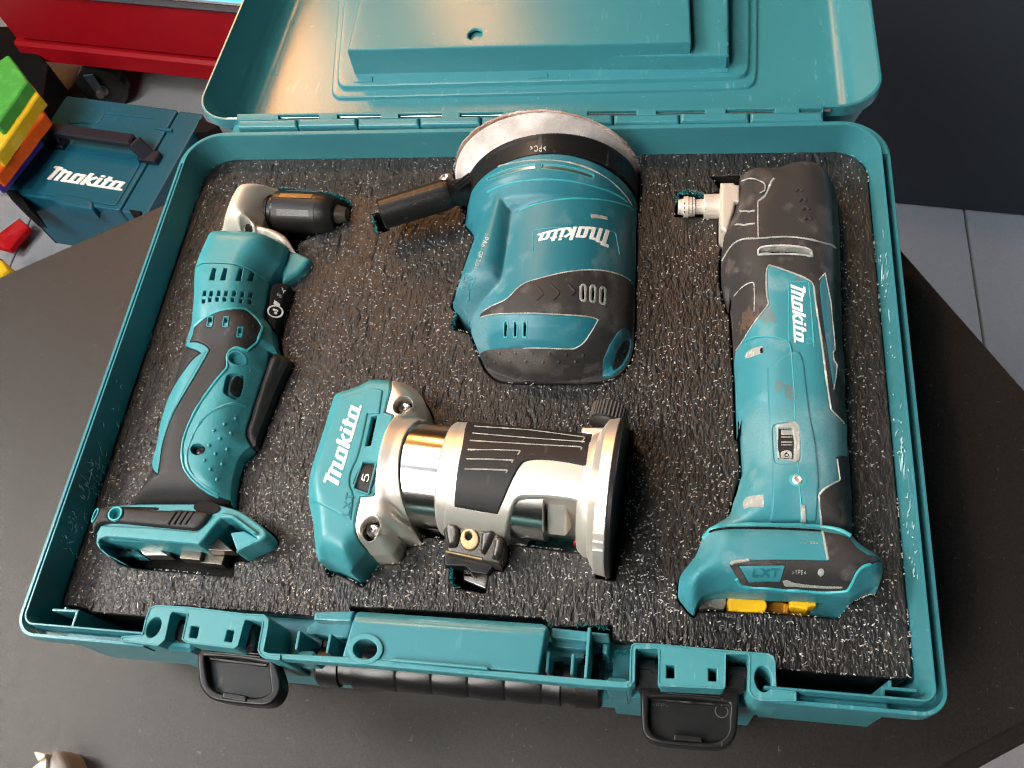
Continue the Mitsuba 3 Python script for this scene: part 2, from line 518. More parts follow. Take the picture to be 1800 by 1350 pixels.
plastic('m_brass', scuffed((.30, .22, .12), (.5, .4, .25), 4.4, .8), .38, .5, .7)
plastic('m_grease', dusted((.030, .026, .022), (.24, .17, .09), .4, .008, 5.2), .25, .6)
plastic('m_white_print', (.82, .82, .80), .5, .4)
plastic('m_grey_print', (.45, .45, .44), .5, .4)
plastic('m_yellow', scuffed((.85, .48, .012), (.9, .7, .3), 3.4, .4), .35, .5)
plastic('m_amber', (.46, .20, .012), .4, .5)


def pad_colour(p, n, uv):
    a = mikit.fbm(p.x * 60, p.y * 60, p.z * 60, octaves=4)
    g = mikit.noise(p.x * 1500, p.y * 1500, p.z * 1500)
    return mikit.mix((.36, .325, .30), (.66, .61, .58), dr.clip(mikit.smoothstep(.3, .7, a) * .7 + g * .4, 0, 1))


plastic('m_pad', mikit.proc(pad_colour), .85, .2)
plastic('m_abrasive', dusted((.36, .22, .18), (.74, .68, .62), 1.0, .02, 9.4), .9, .1)


def foam_colour(p, n, uv):
    s = mikit.fbm(p.x * 620, p.y * 130, p.z * 300, octaves=3)
    return mi.Color3f(.0145, .0134, .0128) * (.15 + 1.9 * s)


def foam_bump(p, n, uv):
    a = mikit.fbm(p.x * 1100, p.y * 380, 0.0, octaves=3)
    return a * .0007


plastic('m_foam', mikit.proc(foam_colour), .42, .5, bump=(foam_bump, 2e-4))
plastic('m_fleck', (.40, .37, .34), .22, .9)
plastic('m_underlay', dusted((.003, .035, .036), (.02, .22, .22), .8, .004, 1.4), .4, .5)


def table_colour(p, n, uv):
    g = mikit.noise(p.x * 1400, p.y * 1400, p.z * 1400)
    a = mikit.fbm(p.x * 9, p.y * 9, p.z * 9, octaves=4)
    k = mikit.smoothstep(.955, .975, mikit.noise(p.x * 520 + 3, p.y * 520, p.z * 520))
    return mikit.mix(mi.Color3f(.0195, .0158, .0134) * (.7 + .6 * g) * (.85 + .3 * a), (.3, .28, .26), k * .16)


def table_bump(p, n, uv):
    return mikit.fbm(p.x * 1500, p.y * 1500, p.z * 1500, octaves=2) * .00022


plastic('m_table', mikit.proc(table_colour), .44, .45, bump=(table_bump, 1.5e-4))


def tile_colour(p, n, uv):
    a = mikit.fbm(p.x * 3.1, p.y * 3.1, 0.0, octaves=4)
    g = mikit.noise(p.x * 420, p.y * 420, 0.0)
    return mikit.mix((.23, .245, .27), (.34, .35, .37), dr.clip(a * .8 + g * .3, 0, 1))


plastic('m_tile', mikit.proc(tile_colour), .5, .4)
plastic('m_grout', (.16, .165, .17), .9, .1)
plastic('m_red', scuffed((.33, .004, .010), (.5, .1, .1), 2.6, .3), .4, .5)
plastic('m_darkgrey', scuffed((.034, .042, .054), (.06, .06, .06), 8.8, .4), .55, .4)
plastic('m_cloth_green', dusted((.07, .33, .06), (.12, .5, .1), .8, .03, 1.1), .9, .1)
plastic('m_cloth_yellow', dusted((.62, .42, .02), (.8, .6, .1), .8, .03, 2.1), .9, .1)
plastic('m_cloth_orange', dusted((.62, .09, .012), (.8, .2, .04), .8, .03, 3.1), .9, .1)
plastic('m_cloth_purple', dusted((.05, .03, .20), (.1, .08, .3), .8, .03, 4.1), .9, .1)
plastic('m_cloth_red', dusted((.42, .008, .012), (.6, .05, .05), .8, .03, 5.1), .9, .1)
plastic('m_cream', (.70, .62, .50), .5, .4)
plastic('m_grey', (.28, .27, .26), .5, .4)
plastic('m_case_blue', scuffed((.005, .082, .130), (.2, .4, .45), 3.9, .3), .42, .5)
plastic('m_grip', (.010, .012, .022), .45, .5)
plastic('m_scrape', (.36, .56, .58), .5, .4)
plastic('m_fray', (.02, .20, .21), .3, .7)
plastic('m_mark', (.075, .072, .070), .4, .5)
plastic('m_matt_black', (.004, .004, .0045), .7, .2)
plastic('m_knob', scuffed((.055, .052, .050), (.2, .19, .18), 5.1, .4), .5, .4)
plastic('m_jaw', scuffed((.16, .14, .12), (.4, .36, .3), 5.8, .6), .3, .5, .8)

# ------------------------------------------------------------------ ground: floor tiles and table
def slab(key, x0, y0, x1, y1, z0, z1, mat, ch=.003):
    return add(key, boxm(x0, y0, z0, x1, y1, z1, ch), mat)


add('floor', boxm(-4, -2.5, -.9, 4, 4, -.856), 'm_grout')
tagthing('floor', 'grey tiled floor below the table', kind='structure')
tiles, step = {}, .597
for i in range(-5, 5):
    for j in range(-3, 6):
        x0, y0 = .601 + i * step, .235 + j * step
        if x0 > 2.2 or x0 < -2.3: continue
        add('floor__tile', boxm(x0 + .0018, y0 + .0018, -.86, x0 + step - .0018, y0 + step - .0018, -.85, .0012), 'm_tile')

TU, TN = np.array([.8572, .5150]), np.array([-.5150, .8572])


def table_frame(u, v):
    return TU * u + TN * v


tab = Polygon([table_frame(u, v) for u, v in ((-1.0, -.3095), (.319, -.3095), (.319, .340), (-1.0, .340))]).buffer(-.006).buffer(.006)
add('work_table__table_top', prism(tab, -.124, -.100, .0012), 'm_table')
for u, v in ((.24, -.24), (.24, .27), (-.9, -.24), (-.9, .27)):
    c = table_frame(u, v)
    add('work_table__leg', tube([[c[0], c[1], -.85], [c[0], c[1], -.12]], .016, 16), 'm_black')
dark_band = Polygon([table_frame(u, v) for u, v in ((-1.0, -.3195), (.265, -.3195), (.285, -.3090), (-1.0, -.3090))])  # dark bar drawn along the band below the front edge
add('work_table__front_dark_band', prism(dark_band, -.165, -.1135, .002), 'm_table')
c0, c1 = table_frame(-.9, .015), table_frame(.24, .015)
add('work_table__apron', obox([*(c0 + c1) / 2, -.139], TU, (.57, .27, .015)), 'm_darkgrey')
tagthing('work_table', 'black matt table that the open tool case lies on', 'table')

# ------------------------------------------------------------------ the open case: tray
def rrect(x0, y0, x1, y1, rb, rf, n=14):
    """Rounded rectangle, back corners of radius rb, front corners rf, always the same number of points."""
    out = []
    for cx, cy, r, a in ((x1 - rb, y1 - rb, rb, 0), (x0 + rb, y1 - rb, rb, 90), (x0 + rf, y0 + rf, rf, 180), (x1 - rf, y0 + rf, rf, 270)):
        for k in range(n + 1):
            t = math.radians(a + 90 * k / n)
            out.append((cx + r * math.cos(t), cy + r * math.sin(t)))
    return np.array(out)


def loft_rings(prof, x0, y0, x1, y1, rb, rf, slope=(0, 0)):
    """A closed solid from (inset, z) rings; slope = (dz/dy, y of no change)."""
    rings = []
    for d, z in prof:
        p = rrect(x0 + d, y0 + d, x1 - d, y1 - d, max(rb - d, .004), max(rf - d, .003))
        rings.append(np.c_[p, z + slope[0] * (p[:, 1] - slope[1])])
    n, m = len(rings[0]), len(rings)
    v = np.vstack(rings)
    f = []
    for a in range(m - 1):
        i = np.arange(n); j = (i + 1) % n
        f += [np.c_[a * n + i, (a + 1) * n + j, a * n + j], np.c_[a * n + i, (a + 1) * n + i, (a + 1) * n + j]]
    c0, c1 = rings[0].mean(0), rings[-1].mean(0)
    v = np.vstack([v, c0, c1])
    i = np.arange(n); j = (i + 1) % n
    f += [np.c_[np.full(n, n * m), i, j], np.c_[np.full(n, n * m + 1), (m - 1) * n + j, (m - 1) * n + i]]
    t = trimesh.Trimesh(v, np.vstack(f), process=True)
    if t.volume < 0: t.invert()
    return t


TRAY = (-.2500, -.1880, .2500, .1880, .030, .013)
shell = loft_rings([(.019, -.0985), (.014, -.0950), (.0030, -.016), (0, -.013), (0, -.0005), (.0004, 0), (.0020, 0), (.0022, -.0006), (.0024, -.0110), (.0055, -.0110),
                    (.0058, .0032), (.0062, .0038), (.0070, .0038), (.0074, .0032), (.0078, -.004), (.0096, -.030), (.0165, -.088), (.022, -.0925)], *TRAY)
xa, xb = un([(262, 1100)], 0)[0, 0], un([(1343, 1225)], 0)[0, 0]
cutter = boxm(xa, -.2, -.028, xb, -.1585, .02)
hx0, hx1 = un([(540, 1160)], 0)[0, 0], un([(1070, 1205)], 0)[0, 0]
recess = boxm(hx0, -.21, -.062, hx1, -.1690, .02)
shell = trimesh.boolean.difference([shell, cutter, recess], engine='manifold')
# the channel of the rim is closed behind the two rear corners
add('tool_case__tray', shell, 'm_case', smooth=35)
rear = Polygon(rrect(*[a + b for a, b in zip(TRAY[:4], (.0012, .0012, -.0012, -.0012))], .029, .012)).difference(Polygon(rrect(*[a + b for a, b in zip(TRAY[:4], (.0060, .0060, -.0060, -.0060))], .024, .008))).intersection(box(-.3, .158, .3, .3))
add('tool_case__rear_rim', prism(big(rear), -.005, .0012, .0005), 'm_case')
tagthing('tool_case', 'open teal plastic tool case with its lid folded back and black foam inside', 'tool case')
RIM = Flat(.0030)

# front of the tray: latch mounts, bar, handle pocket
mount_l = poly(z7((640, 655), (748, 648), (768, 560), (790, 505), (825, 490), (1000, 500), (1290, 535), (1395, 540), (1420, 565), (1416, 610), (1392, 735), (1420, 745), (1480, 750), (1480, 782),
                  (1400, 775), (1372, 757), (1358, 728), (1384, 582), (1296, 568), (1288, 590), (1258, 705), (1235, 722), (985, 692), (958, 672), (988, 538), (912, 527), (900, 545), (872, 675),
                  (835, 708), (640, 683)), RIM, smooth=False).buffer(-.0007).buffer(.0014).buffer(-.0007)
holes_l = [poly(z7((1010, 600), (1050, 603), (1038, 665), (998, 660)), RIM, False), poly(z7((1200, 620), (1235, 624), (1222, 686), (1184, 680)), RIM, False), oval(z7((810, 608))[0], RIM, .0040, .0057, -10)]
mount_r = poly(zR3((0, 545), (38, 540), (45, 200), (60, 140), (95, 120), (340, 130), (1060, 195), (1500, 230), (1560, 260), (1580, 320), (1590, 610), (1800, 633), (1800, 740), (1420, 733), (1340, 700),
                   (1292, 630), (1300, 262), (1285, 246), (1060, 240), (1052, 590), (1030, 610), (365, 580), (338, 545), (345, 185), (105, 185), (98, 520), (60, 580), (0, 600)), RIM, smooth=False).buffer(-.0007).buffer(.0014).buffer(-.0007)
holes_r = [poly(zR3((430, 355), (515, 358), (515, 492), (430, 490)), RIM, False), poly(zR3((872, 388), (962, 394), (958, 526), (872, 520)), RIM, False), oval(zR3((1450, 500))[0], RIM, .0041, .0062, 3)]
for g, hs in ((mount_l, holes_l), (mount_r, holes_r)):
    g = big(g).difference(unary_union(hs))
    add('tool_case__latch_mount', skin(big(g), RIM, 0, rnd=.0006, base=-.045, spacing=.006), 'm_case_worn')
bar = Polygon(np.vstack([lift(zR1((-110, 537), (590, 572), (1800, 690)), RIM)[:, :2], lift(zR2((930, 658), (1290, 688), (1380, 660), (1385, 720), (1330, 748), (1000, 728)), RIM)[:, :2],
                         lift(zR1((1800, 742), (800, 652), (-110, 585)), RIM)[:, :2]])).buffer(0)
add('tool_case__front_bar', skin(big(bar), RIM, -.0006, rnd=.0007, base=-.007, spacing=.006), 'm_case_worn')
rib = poly(zR1((940, 592), (1790, 665), (1790, 690), (940, 617)), RIM, False)
add('tool_case__stop_rib', skin(rib, RIM, .0022, rnd=.0004, base=-.002, spacing=.006), 'm_case_worn')
lipring = lambda g, w: g.difference(g.buffer(-w))
# raised fine edge round the mounts
for g in (mount_l, mount_r):
    e = lipring(big(g), .0009)
    add('tool_case__mount_edge', skin(big(e), RIM, .0006, rnd=.0003, depth=.002, spacing=.006), 'm_case_worn')

pocket = poly(z8((62, 560), (72, 508), (1055, 575), (1085, 600), (1042, 855), (0, 772)), Flat(.001), smooth=False).buffer(-.0015).buffer(.0015)
pocket_s = Pillow(big(pocket), .0275, .009, z0=-.0265)


class PocketS:
    def z(self, xy):
        back = pocket_line.project_y(xy)
        t = np.clip(1 - back / .0095, 0, 1)
        return .0012 - .011 * (1 - np.sqrt(np.maximum(1 - t * t, 0)))


class LineDist:
    def __init__(self, a, b):
        self.a, self.d = np.asarray(a), (np.asarray(b) - a) / np.linalg.norm(np.asarray(b) - a)

    def project_y(self, xy):
        q = np.asarray(xy) - self.a
        return np.abs(q @ np.array([-self.d[1], self.d[0]]))


pl = lift(z8((72, 508), (1055, 575)), Flat(-.003))[:, :2]
pocket_line = LineDist(pl[0], pl[1])
hole = oval(z8((130, 727))[0], Flat(.001), .0066, .0052, -5)
add('tool_case__handle_pocket', skin(big(pocket).difference(hole), PocketS(), 0, rnd=.0012, depth=.014, spacing=.002), 'm_case')
ring = oval(z8((130, 725))[0], Flat(.001), .0098, .0080, -5)
add('tool_case__pocket_ring', skin(ring.difference(hole), Flat(.0012), .0018, rnd=.0005, depth=.004, spacing=.003), 'm_case_worn')
ledge = cat(boxm(xa, -.187, -.095, hx0, -.1590, -.030), boxm(hx0, -.1688, -.095, hx1, -.1590, -.030), boxm(hx1, -.187, -.095, xb, -.1590, -.030), boxm(hx0, -.184, -.095, hx1, -.1688, -.0625))
add('tool_case__front_ledge', ledge, 'm_case')
# dividers beside the pocket
def fin(px, z0, z1, t=.0008):
    g = LineString(lift(px, Flat(z1))[:, :2]).buffer(t, cap_style=2, join_style=2)
    return prism(big(g), z0, z1, .0003)


add('tool_case__divider', fin(zR1((130, 345), (100, 510)), -.03, -.003), 'm_case')
add('tool_case__divider', fin(zR1((405, 370), (372, 540)), -.03, -.003), 'm_case')
add('tool_case__divider', fin(zR2((620, 425), (606, 610)), -.03, -.004), 'm_case')
add('tool_case__divider', fin(zR2((838, 447), (823, 630)), -.03, -.004), 'm_case')
add('tool_case__divider', fin(zR2((980, 215), (945, 665)), -.03, .001), 'm_case_worn')
for px, z in ((zR1((265, 175), (610, 165), (585, 265), (250, 250)), -.013), (zR1((195, 300), (270, 252), (600, 268), (560, 420), (185, 375)), -.020),
              (zR2((650, 215), (1150, 265), (1165, 360), (640, 310)), -.013), (zR2((600, 320), (1080, 345), (1070, 430), (600, 390)), -.020), (zR2((1100, 355), (1155, 362), (1140, 465), (1095, 440)), -.010)):
    add('tool_case__inner_step', prism(poly(px, Flat(z), False), -.045, z, .0012), 'm_case')
for px in (z7((275, 515), (408, 522), (378, 610)), z7((345, 500), (345, 518))):
    add('tool_case__corner_rib', fin(px, -.05, -.004), 'm_case')
for px in (zm(1440, 1100, 5)((560, 640), (565, 545), (860, 570)), zm(1440, 1100, 5)((622, 480), (622, 545))):
    add('tool_case__corner_rib', fin(px, -.05, -.004), 'm_case')
# lower front skirt
for a, b in ((101, 329), (1345, 1572), (1062, 1106), (512, 545)):
    y = lambda x: 1118 + .0893 * (x - 37)
    p, q = un([(a, y(a)), (b, y(b))], 0)[:, 0]
    add('tool_case__skirt', boxm(p, -.1874, -.056, q, -.1815, -.0055, .002), 'm_case')

# latches and handle
def latch(key, px, box_px, tab_px, grooves, edge_px, arms, label):
    z1 = -.014
    S = Flat(z1)
    outer = poly(px, S, smooth=True, corner=60)
    inner = poly(box_px, S, smooth=True, corner=60)
    rim = big(outer.difference(inner))
    add(key + '__frame', skin(rim, S, 0, rnd=.0014, base=z1 - .012, spacing=.003), 'm_black_gloss', label=label)
    add(key + '__plate', prism(big(inner.buffer(.0005)), z1 - .012, z1 - .0058, .0004), 'm_black_gloss')
    add(key + '__tab', prism(poly(tab_px, S, False), z1 - .011, z1 + .001, .0008), 'm_black_gloss')
    for g in grooves:
        add(key + '__ridge', bead(g, S, .0007, .0002, smooth=False), 'm_black_gloss')
    add(key + '__ridge', bead(edge_px, Flat(z1 - .0055), .0010, 0, smooth=False), 'm_black_gloss')
    for a in arms:
        p = lift(a, Flat(-.012))
        add(key + '__arm', cat(obox(p.mean(0), p[1, :2] - p[0, :2], (np.linalg.norm(p[1] - p[0]) / 2, .0042, .006), .0012),
                               lathe(p[0] + [-.0048, 0, .001], p[0] + [.0048, 0, .001], [(0, 0), (0, .0045), (.0096, .0045), (.0096, 0)], 24)), 'm_black')


latch('tool_case__latch', zR3((150, 590), (155, 700), (165, 1000), (178, 1070), (225, 1135), (320, 1180), (500, 1205), (900, 1240), (1040, 1230), (1120, 1180), (1168, 1090), (1182, 960), (1200, 600), (660, 540)),
      zR3((245, 700), (235, 960), (262, 1050), (330, 1115), (500, 1150), (830, 1170), (960, 1165), (1040, 1120), (1085, 1040), (1095, 760), (660, 700)),
      zR3((505, 1075), (810, 1110), (808, 1175), (500, 1150)),
      [zR3((340, 618), (1010, 668)), zR3((340, 645), (1010, 692)), zR3((340, 590), (1010, 640))], zR3((255, 712), (660, 745), (1090, 778)),
      [zR3((205, 400), (200, 640)), zR3((285, 440), (280, 640)), zR3((1095, 500), (1100, 640)), zR3((1180, 470), (1160, 640))], 'black plastic latch hanging open at the right')
latch('tool_case__latch_001', zM((1195, 310), (1205, 480), (1215, 545), (1260, 605), (1310, 630), (1520, 655), (1630, 660), (1690, 610), (1718, 520), (1660, 360), (1580, 320)),
      zM((1240, 355), (1262, 520), (1290, 560), (1370, 595), (1540, 612), (1610, 600), (1645, 570), (1630, 400), (1440, 365)),
      zM((1362, 575), (1505, 600), (1500, 638), (1352, 615)),
      [zM((1255, 318), (1580, 345)), zM((1262, 333), (1585, 362))], zM((1250, 368), (1440, 392), (1625, 412)),
      [zM((1115, 190), (1170, 300)), zM((1520, 200), (1530, 330))], 'black plastic latch hanging open at the left')
# small moulded marks on the latches
text_on('tool_case__latch__mark', '>PP<', zR3((270, 790), (455, 800), (460, 762), (275, 755)), Flat(-.0196), 'm_mark', .0002)
g = oval(zR3((1010, 840))[0], Flat(-.0196), .0034, .0034)
add('tool_case__latch__mark', skin(g.difference(g.buffer(-.0005)), Flat(-.0196), .0002, rnd=0, depth=.0006), 'm_mark')

h0, h1 = un([(562, 1167), (1060, 1208)], -.036)
L = np.linalg.norm(h1 - h0)
prof, R = [(0, 0), (0, .0095), (.002, .0115), (.014, .0118), (.0145, .0102), (.022, .0102), (.0225, .0118)], .0118
for k in range(5):
    a = .030 + (L - .060) * k / 5
    b = .030 + (L - .060) * (k + 1) / 5
    for t in np.linspace(0, 1, 7)[:-1]:
        prof.append((a + (b - a) * t, .0113 + .0004 * math.sin(math.pi * t)))
    prof += [(b - .0025, .0113), (b - .0018, .0110)]
prof += [(L - .0225, .0118), (L - .022, .0102), (L - .0145, .0102), (L - .014, .0118), (L - .002, .0115), (L, .0095), (L, 0)]
add('tool_case__handle', lathe(h0, h1, prof, 40), 'm_black')
for q, s in ((h0, 1), (h1, -1)):
    add('tool_case__handle_end', obox(q + np.array([s * .006, .012, -.002]), (1, 0), (.006, .014, .010), .003), 'm_black')

# ------------------------------------------------------------------ hinge
HZ = Flat(.0015)
zS, zS2 = zm(400, 170, 4.2857), zm(1080, 170, 3.6)
splits = [417.5, 523.7, 628.7, 738, 846, 962, 1078, 1195, 1317.5, 1448]
hy = lambda x: (226.0 - .0118 * (x - 420), 212.5 - .0135 * (x - 420), 204.5 - .013 * (x - 420))   # lower edge, seam, upper edge of the hinge in the picture
for k in range(len(splits) - 1):
    a, b = splits[k] + 1.2, splits[k + 1] - 1.2
    g = Polygon(lift([(a, hy(a)[0]), (b, hy(b)[0]), (b, hy(b)[1]), (a, hy(a)[1])], HZ)[:, :2])
    add('tool_case__hinge_knuckle', skin(g, HZ, .0022 if k % 2 else .0014, rnd=.0022, base=-.012, spacing=.004, insets=(.0004, .001, .0016, .0022)), 'm_case')
opens = [(490, 561), (593.7, 669.5), (701, 777), (809, 885), (921, 997), (1033, 1119), (1153.6, 1240), (1276, 1362), (1405, 1445)]
strip = Polygon(lift([(a, hy(a)[1] + .5) for a in (417, 1447)] + [(a, hy(a)[2] - 3) for a in (1447, 417)], HZ)[:, :2])
gaps = [Polygon(lift([(a, hy(a)[1] - .5), (b, hy(b)[1] - .5), (b, hy(b)[2] + .5), (a, hy(a)[2] + .5)], HZ)[:, :2]) for a, b in opens]
add('tool_case__lid__hinge_strip', skin(big(strip.difference(unary_union(gaps))), HZ, .001, rnd=.0006, base=-.012, spacing=.006), 'm_case')
pin = lift([(400, hy(400)[1] - 4.0), (1460, hy(1460)[1] - 4.0)], Flat(-.001))
add('tool_case__hinge_pin', tube([pin[0], pin[1]], .0011, 12), 'm_steel')
back = lift([(417, hy(417)[2]), (1447, hy(1447)[0])], Flat(-.006))
add('tool_case__hinge_bed', boxm(back[0, 0], .1865, -.012, back[1, 0], .204, -.0062), 'm_case')

# ------------------------------------------------------------------ lid, folded right back
LS, LY = -math.tan(math.radians(4.0)), .2000
lidz = lambda w: Flat(w, 0, LS, (0, LY))
LID = (-.2525, .2010, .2505, .5600, .030, .030)
lid = loft_rings([(.024, -.0475), (.012, -.044), (.0035, -.012), (0, -.009), (0, -.0005), (.0005, 0), (.0018, 0), (.0024, -.0006), (.0034, -.006), (.0092, -.0240), (.0104, -.0290), (.0122, -.0332), (.0148, -.0366), (.0182, -.0391), (.0222, -.0406), (.0270, -.0410)], *LID, slope=(LS, LY))
add('tool_case__lid', lid, 'm_case', smooth=35)
FLOOR = lidz(-.0410)
stepB = poly([(583, 150), (583, 163), (588, 170), (600, 173), (1100, 160), (1310, 156), (1325, 148), (1331, 132), (1331, 0), (1333, -60), (600, -60)], lidz(-.039), corner=70)
stepA = poly([(592, 126), (593, 143), (598, 150), (608, 152), (1100, 139), (1297, 135), (1311, 129), (1317, 117), (1317, 0), (1318, -60), (610, -60)], lidz(-.035), corner=70)
shelf = poly([(700, 100), (1281, 97), (1280, 0), (1279, -60), (700, -60)], lidz(-.0225), False)
boss = poly([(610, 88), (1215, 73), (1212, 0), (1210, -60), (646, -60), (632, 0)], lidz(-.0115), False)


def frustum(top, w1, w0, flare, rnd=.0016, skip=None):
    """A raised pad on the lid's floor: top outline at height w1, flaring to the foot at w0."""
    t = top.exterior
    n = max(24, int(t.length / .004))
    a = ring_points(t, t.length / n)
    low = big(top.buffer(flare, join_style=2))
    m = skin(top, lidz(w1), 0, rnd=rnd, depth=.0002, spacing=.006)
    ring_z = lidz(w1).z(a) - rnd
    b = []
    c = np.array(top.centroid.coords[0])
    for p in a:
        q = low.exterior.interpolate(low.exterior.project(Point(p)))
        b.append((q.x, q.y))
    b = np.array(b)
    v = np.vstack([np.c_[a, ring_z], np.c_[b, lidz(w0).z(b)]])
    i = np.arange(len(a)); j = (i + 1) % len(a)
    f = np.vstack([np.c_[i, i + len(a), j + len(a)], np.c_[i, j + len(a), j]])
    side = trimesh.Trimesh(v, f, process=False)
    if shapely.LinearRing(a).is_ccw is False: side.invert()
    return cat(m, side)


add('tool_case__lid__raised_step', frustum(big(stepB), -.0385, -.0425, .0012), 'm_case')
add('tool_case__lid__raised_step', frustum(big(stepA), -.0350, -.0390, .0012), 'm_case')
add('tool_case__lid__raised_shelf', frustum(shelf, -.0225, -.0355, .0016), 'm_case')
vent = oval((835, 60), lidz(-.0115), .0052, .0062)
add('tool_case__lid__raised_block', frustum(Polygon(boss.exterior, [vent.exterior.coords]), -.0115, -.0355, .0022), 'm_case')
add('tool_case__lid__block_hole', skin(vent.buffer(.001), lidz(-.0155), 0, rnd=0, depth=.001), 'm_case')
for px, w in (((482, 128), -.0410), ((510, 40), -.0410), ((1461, 107), -.0410), ((1452, 5), -.0410), ((1271, 78), -.0225), ((1268, 50), -.0225)):
    g = oval(px, lidz(w), .0042, .0042)
    add('tool_case__lid__moulding_disc', skin(g, lidz(w), .0004, rnd=.0004, depth=.0008, spacing=.002), 'm_case')
for x, y in ((637, 141), (945, 134), (1262, 125)):
    g = poly([(x - 15, y + 4), (x + 18, y + 3), (x + 18, y - 5), (x - 15, y - 4)], lidz(-.035), False)
    add('tool_case__lid__moulding_tab', skin(g, lidz(-.035), .0009, rnd=.0004, depth=.002, spacing=.004), 'm_case')
add('tool_case__lid__mould_line', bead([(1474, 0), (1482, 90), (1490, 180)], lidz(-.0408), .0004, 0, smooth=False), 'm_case')

# torn and scraped plastic on the side walls
rng = np.random.default_rng(21)


def slivers(n, x, y0, y1, z0, z1, sgn):
    out = []
    for _ in range(n):
        y, z = rng.uniform(y0, y1), rng.uniform(z0, z1)
        t = rng.normal(0, .5) + 1.2
        L = rng.gamma(2, .0018)
        d = np.array([0, math.cos(t), math.sin(t)]) * L
        w = x + sgn * (.0002 + .10 * (z0 - z) * 0)
        p = np.array([w + sgn * .07 * (-z), y, z])
        out.append(tube([p - d / 2, p + np.array([sgn * .0003, 0, 0]), p + d / 2 + np.array([sgn * rng.uniform(0, .0008), 0, 0])], [.0001, rng.uniform(.00015, .00065), .0001], 5, caps=False))
    return cat(out)


add('tool_case__scrapes', cat(slivers(70, -.2422, -.135, -.075, -.019, -.002, 1), slivers(16, -.2422, -.09, -.02, -.018, -.002, 1)), 'm_scrape', kind='stuff')
add('tool_case__scrapes', cat(slivers(44, .2422, -.12, -.03, -.014, .001, -1), slivers(26, .2422, -.03, .10, -.016, .002, -1)), 'm_scrape', kind='stuff')

# ------------------------------------------------------------------ angle drill
pockets = []                 # plan outlines cut out of the foam


def scale_at(p):
    """Metres per pixel at a point."""
    return float((np.asarray(p) - EYE) @ FWD) / F_PX


d_px = (zA((320, 680), (260, 830), (200, 970), (150, 1120), (143, 1250), (145, 1350)) + zB((312, 160), (315, 300), (300, 440), (280, 560), (270, 640), (225, 700)) +
        zI((420, 150), (390, 240), (350, 350), (325, 420), (300, 500), (262, 580), (240, 650), (212, 720), (203, 800), (185, 880), (155, 960), (150, 1060), (110, 1110), (60, 1190), (0, 1255), (-40, 1300)) +
        zC((250, 225), (650, 205), (1230, 205), (1385, 190)) + zI((730, 1290), (735, 1180), (760, 1050), (800, 930), (880, 855), (850, 800), (850, 740), (890, 620), (950, 430), (1000, 300), (1030, 170), (1080, 165),
        (1062, 100), (1050, 0)) + zB((1250, 560), (1180, 470), (1150, 430), (1195, 240), (1225, 0)) + zA((950, 1010), (1000, 950), (1050, 775), (960, 710), (850, 680), (700, 668), (560, 662), (430, 668)))
S0 = Flat(-.010)
d_poly = poly(d_px, S0)


def drill_h(xy):
    y = np.asarray(xy)[:, 1]
    return np.interp(y, [-.14, -.125, -.10, -.05, 0, .03, .05, .09], [.026, .020, .0215, .026, .030, .036, .037, .035])


DR = Pillow(d_poly, drill_h, .0215, p=2.2)
zone = lambda px, sm=True: poly(px, DR, sm).intersection(d_poly)
pockets.append(d_poly.buffer(.0016))

# upper motor housing and lower shell with its ventilation slots
seam_px = zA((160, 915), (230, 925), (420, 915), (600, 920), (720, 932), (800, 945), (880, 968), (950, 1010), (1010, 1060))
ax_a, ax_b = un(zA((300, 680), (150, 1150)), 0.0)[:, :2], un(zA((1010, 740), (870, 1150)), 0.0)[:, :2]
axd = ax_a.mean(0) * 0 + (ax_a[0] + ax_b[0] - ax_a[1] - ax_b[1]) / 2
axd = axd / np.linalg.norm(axd)
axn = np.array([-axd[1], axd[0]])
sc0 = lift(zA((430, 916)), DR)[0, :2]
upper = Polygon([sc0 + axn * .06, sc0 - axn * .06, sc0 - axn * .06 + axd * .08, sc0 + axn * .06 + axd * .08]).intersection(d_poly)
slots = []
for x, y in ((305, 1020), (415, 1020), (567, 1025), (683, 1030)):
    slots.append(poly(zA((x + 2, y - 62), (x + 32, y - 60), (x + 10, y + 60), (x - 36, y + 60)), DR, False))
for x, y in ((412, 105), (492, 110), (585, 105), (673, 110), (773, 110), (870, 120), (972, 130)):
    slots.append(poly(zB((x - 10, y - 35), (x + 20, y - 35), (x + 12, y + 30), (x - 24, y + 30)), DR, False))
for x, y in ((400, 198), (478, 180), (566, 175), (655, 176), (755, 182), (855, 194), (960, 208)):
    slots.append(poly(zB((x - 18, y - 22), (x + 18, y - 22), (x + 12, y + 28), (x - 20, y + 28)), DR, False))
bulb = zB((290, 545), (300, 525), (350, 470), (450, 390), (560, 340), (650, 315), (750, 303), (920, 310), (1000, 370), (1110, 500), (1115, 560), (1080, 660), (1020, 740), (930, 815), (880, 790), (800, 770), (730, 795), (690, 850), (685, 900), (690, 1000))
grip_px = bulb + zI((715, 285), (690, 310), (600, 420), (500, 560), (420, 720), (385, 830), (377, 900), (382, 980), (400, 1040), (460, 1120), (560, 1200), (650, 1245), (735, 1270), (735, 1330), (-60, 1330), (-40, 1280), (0, 1240), (90, 1120), (150, 1062),
           (150, 960), (185, 880), (205, 780), (240, 650), (330, 400), (400, 200), (440, 100), (470, 20))
grip = zone(grip_px)
lower = d_poly.difference(upper.buffer(.0003)).difference(grip.buffer(.0002))
hole_b = oval(zI((787, 213))[0], DR, .0046, .0042)
screw_b = oval(zI((495, 885))[0], DR, .0047, .0037, -8)
switch = poly(zI((705, 345), (735, 322), (810, 330), (835, 345), (830, 430), (805, 500), (770, 515), (715, 490), (685, 460)), DR).buffer(-.0006).buffer(.0006)
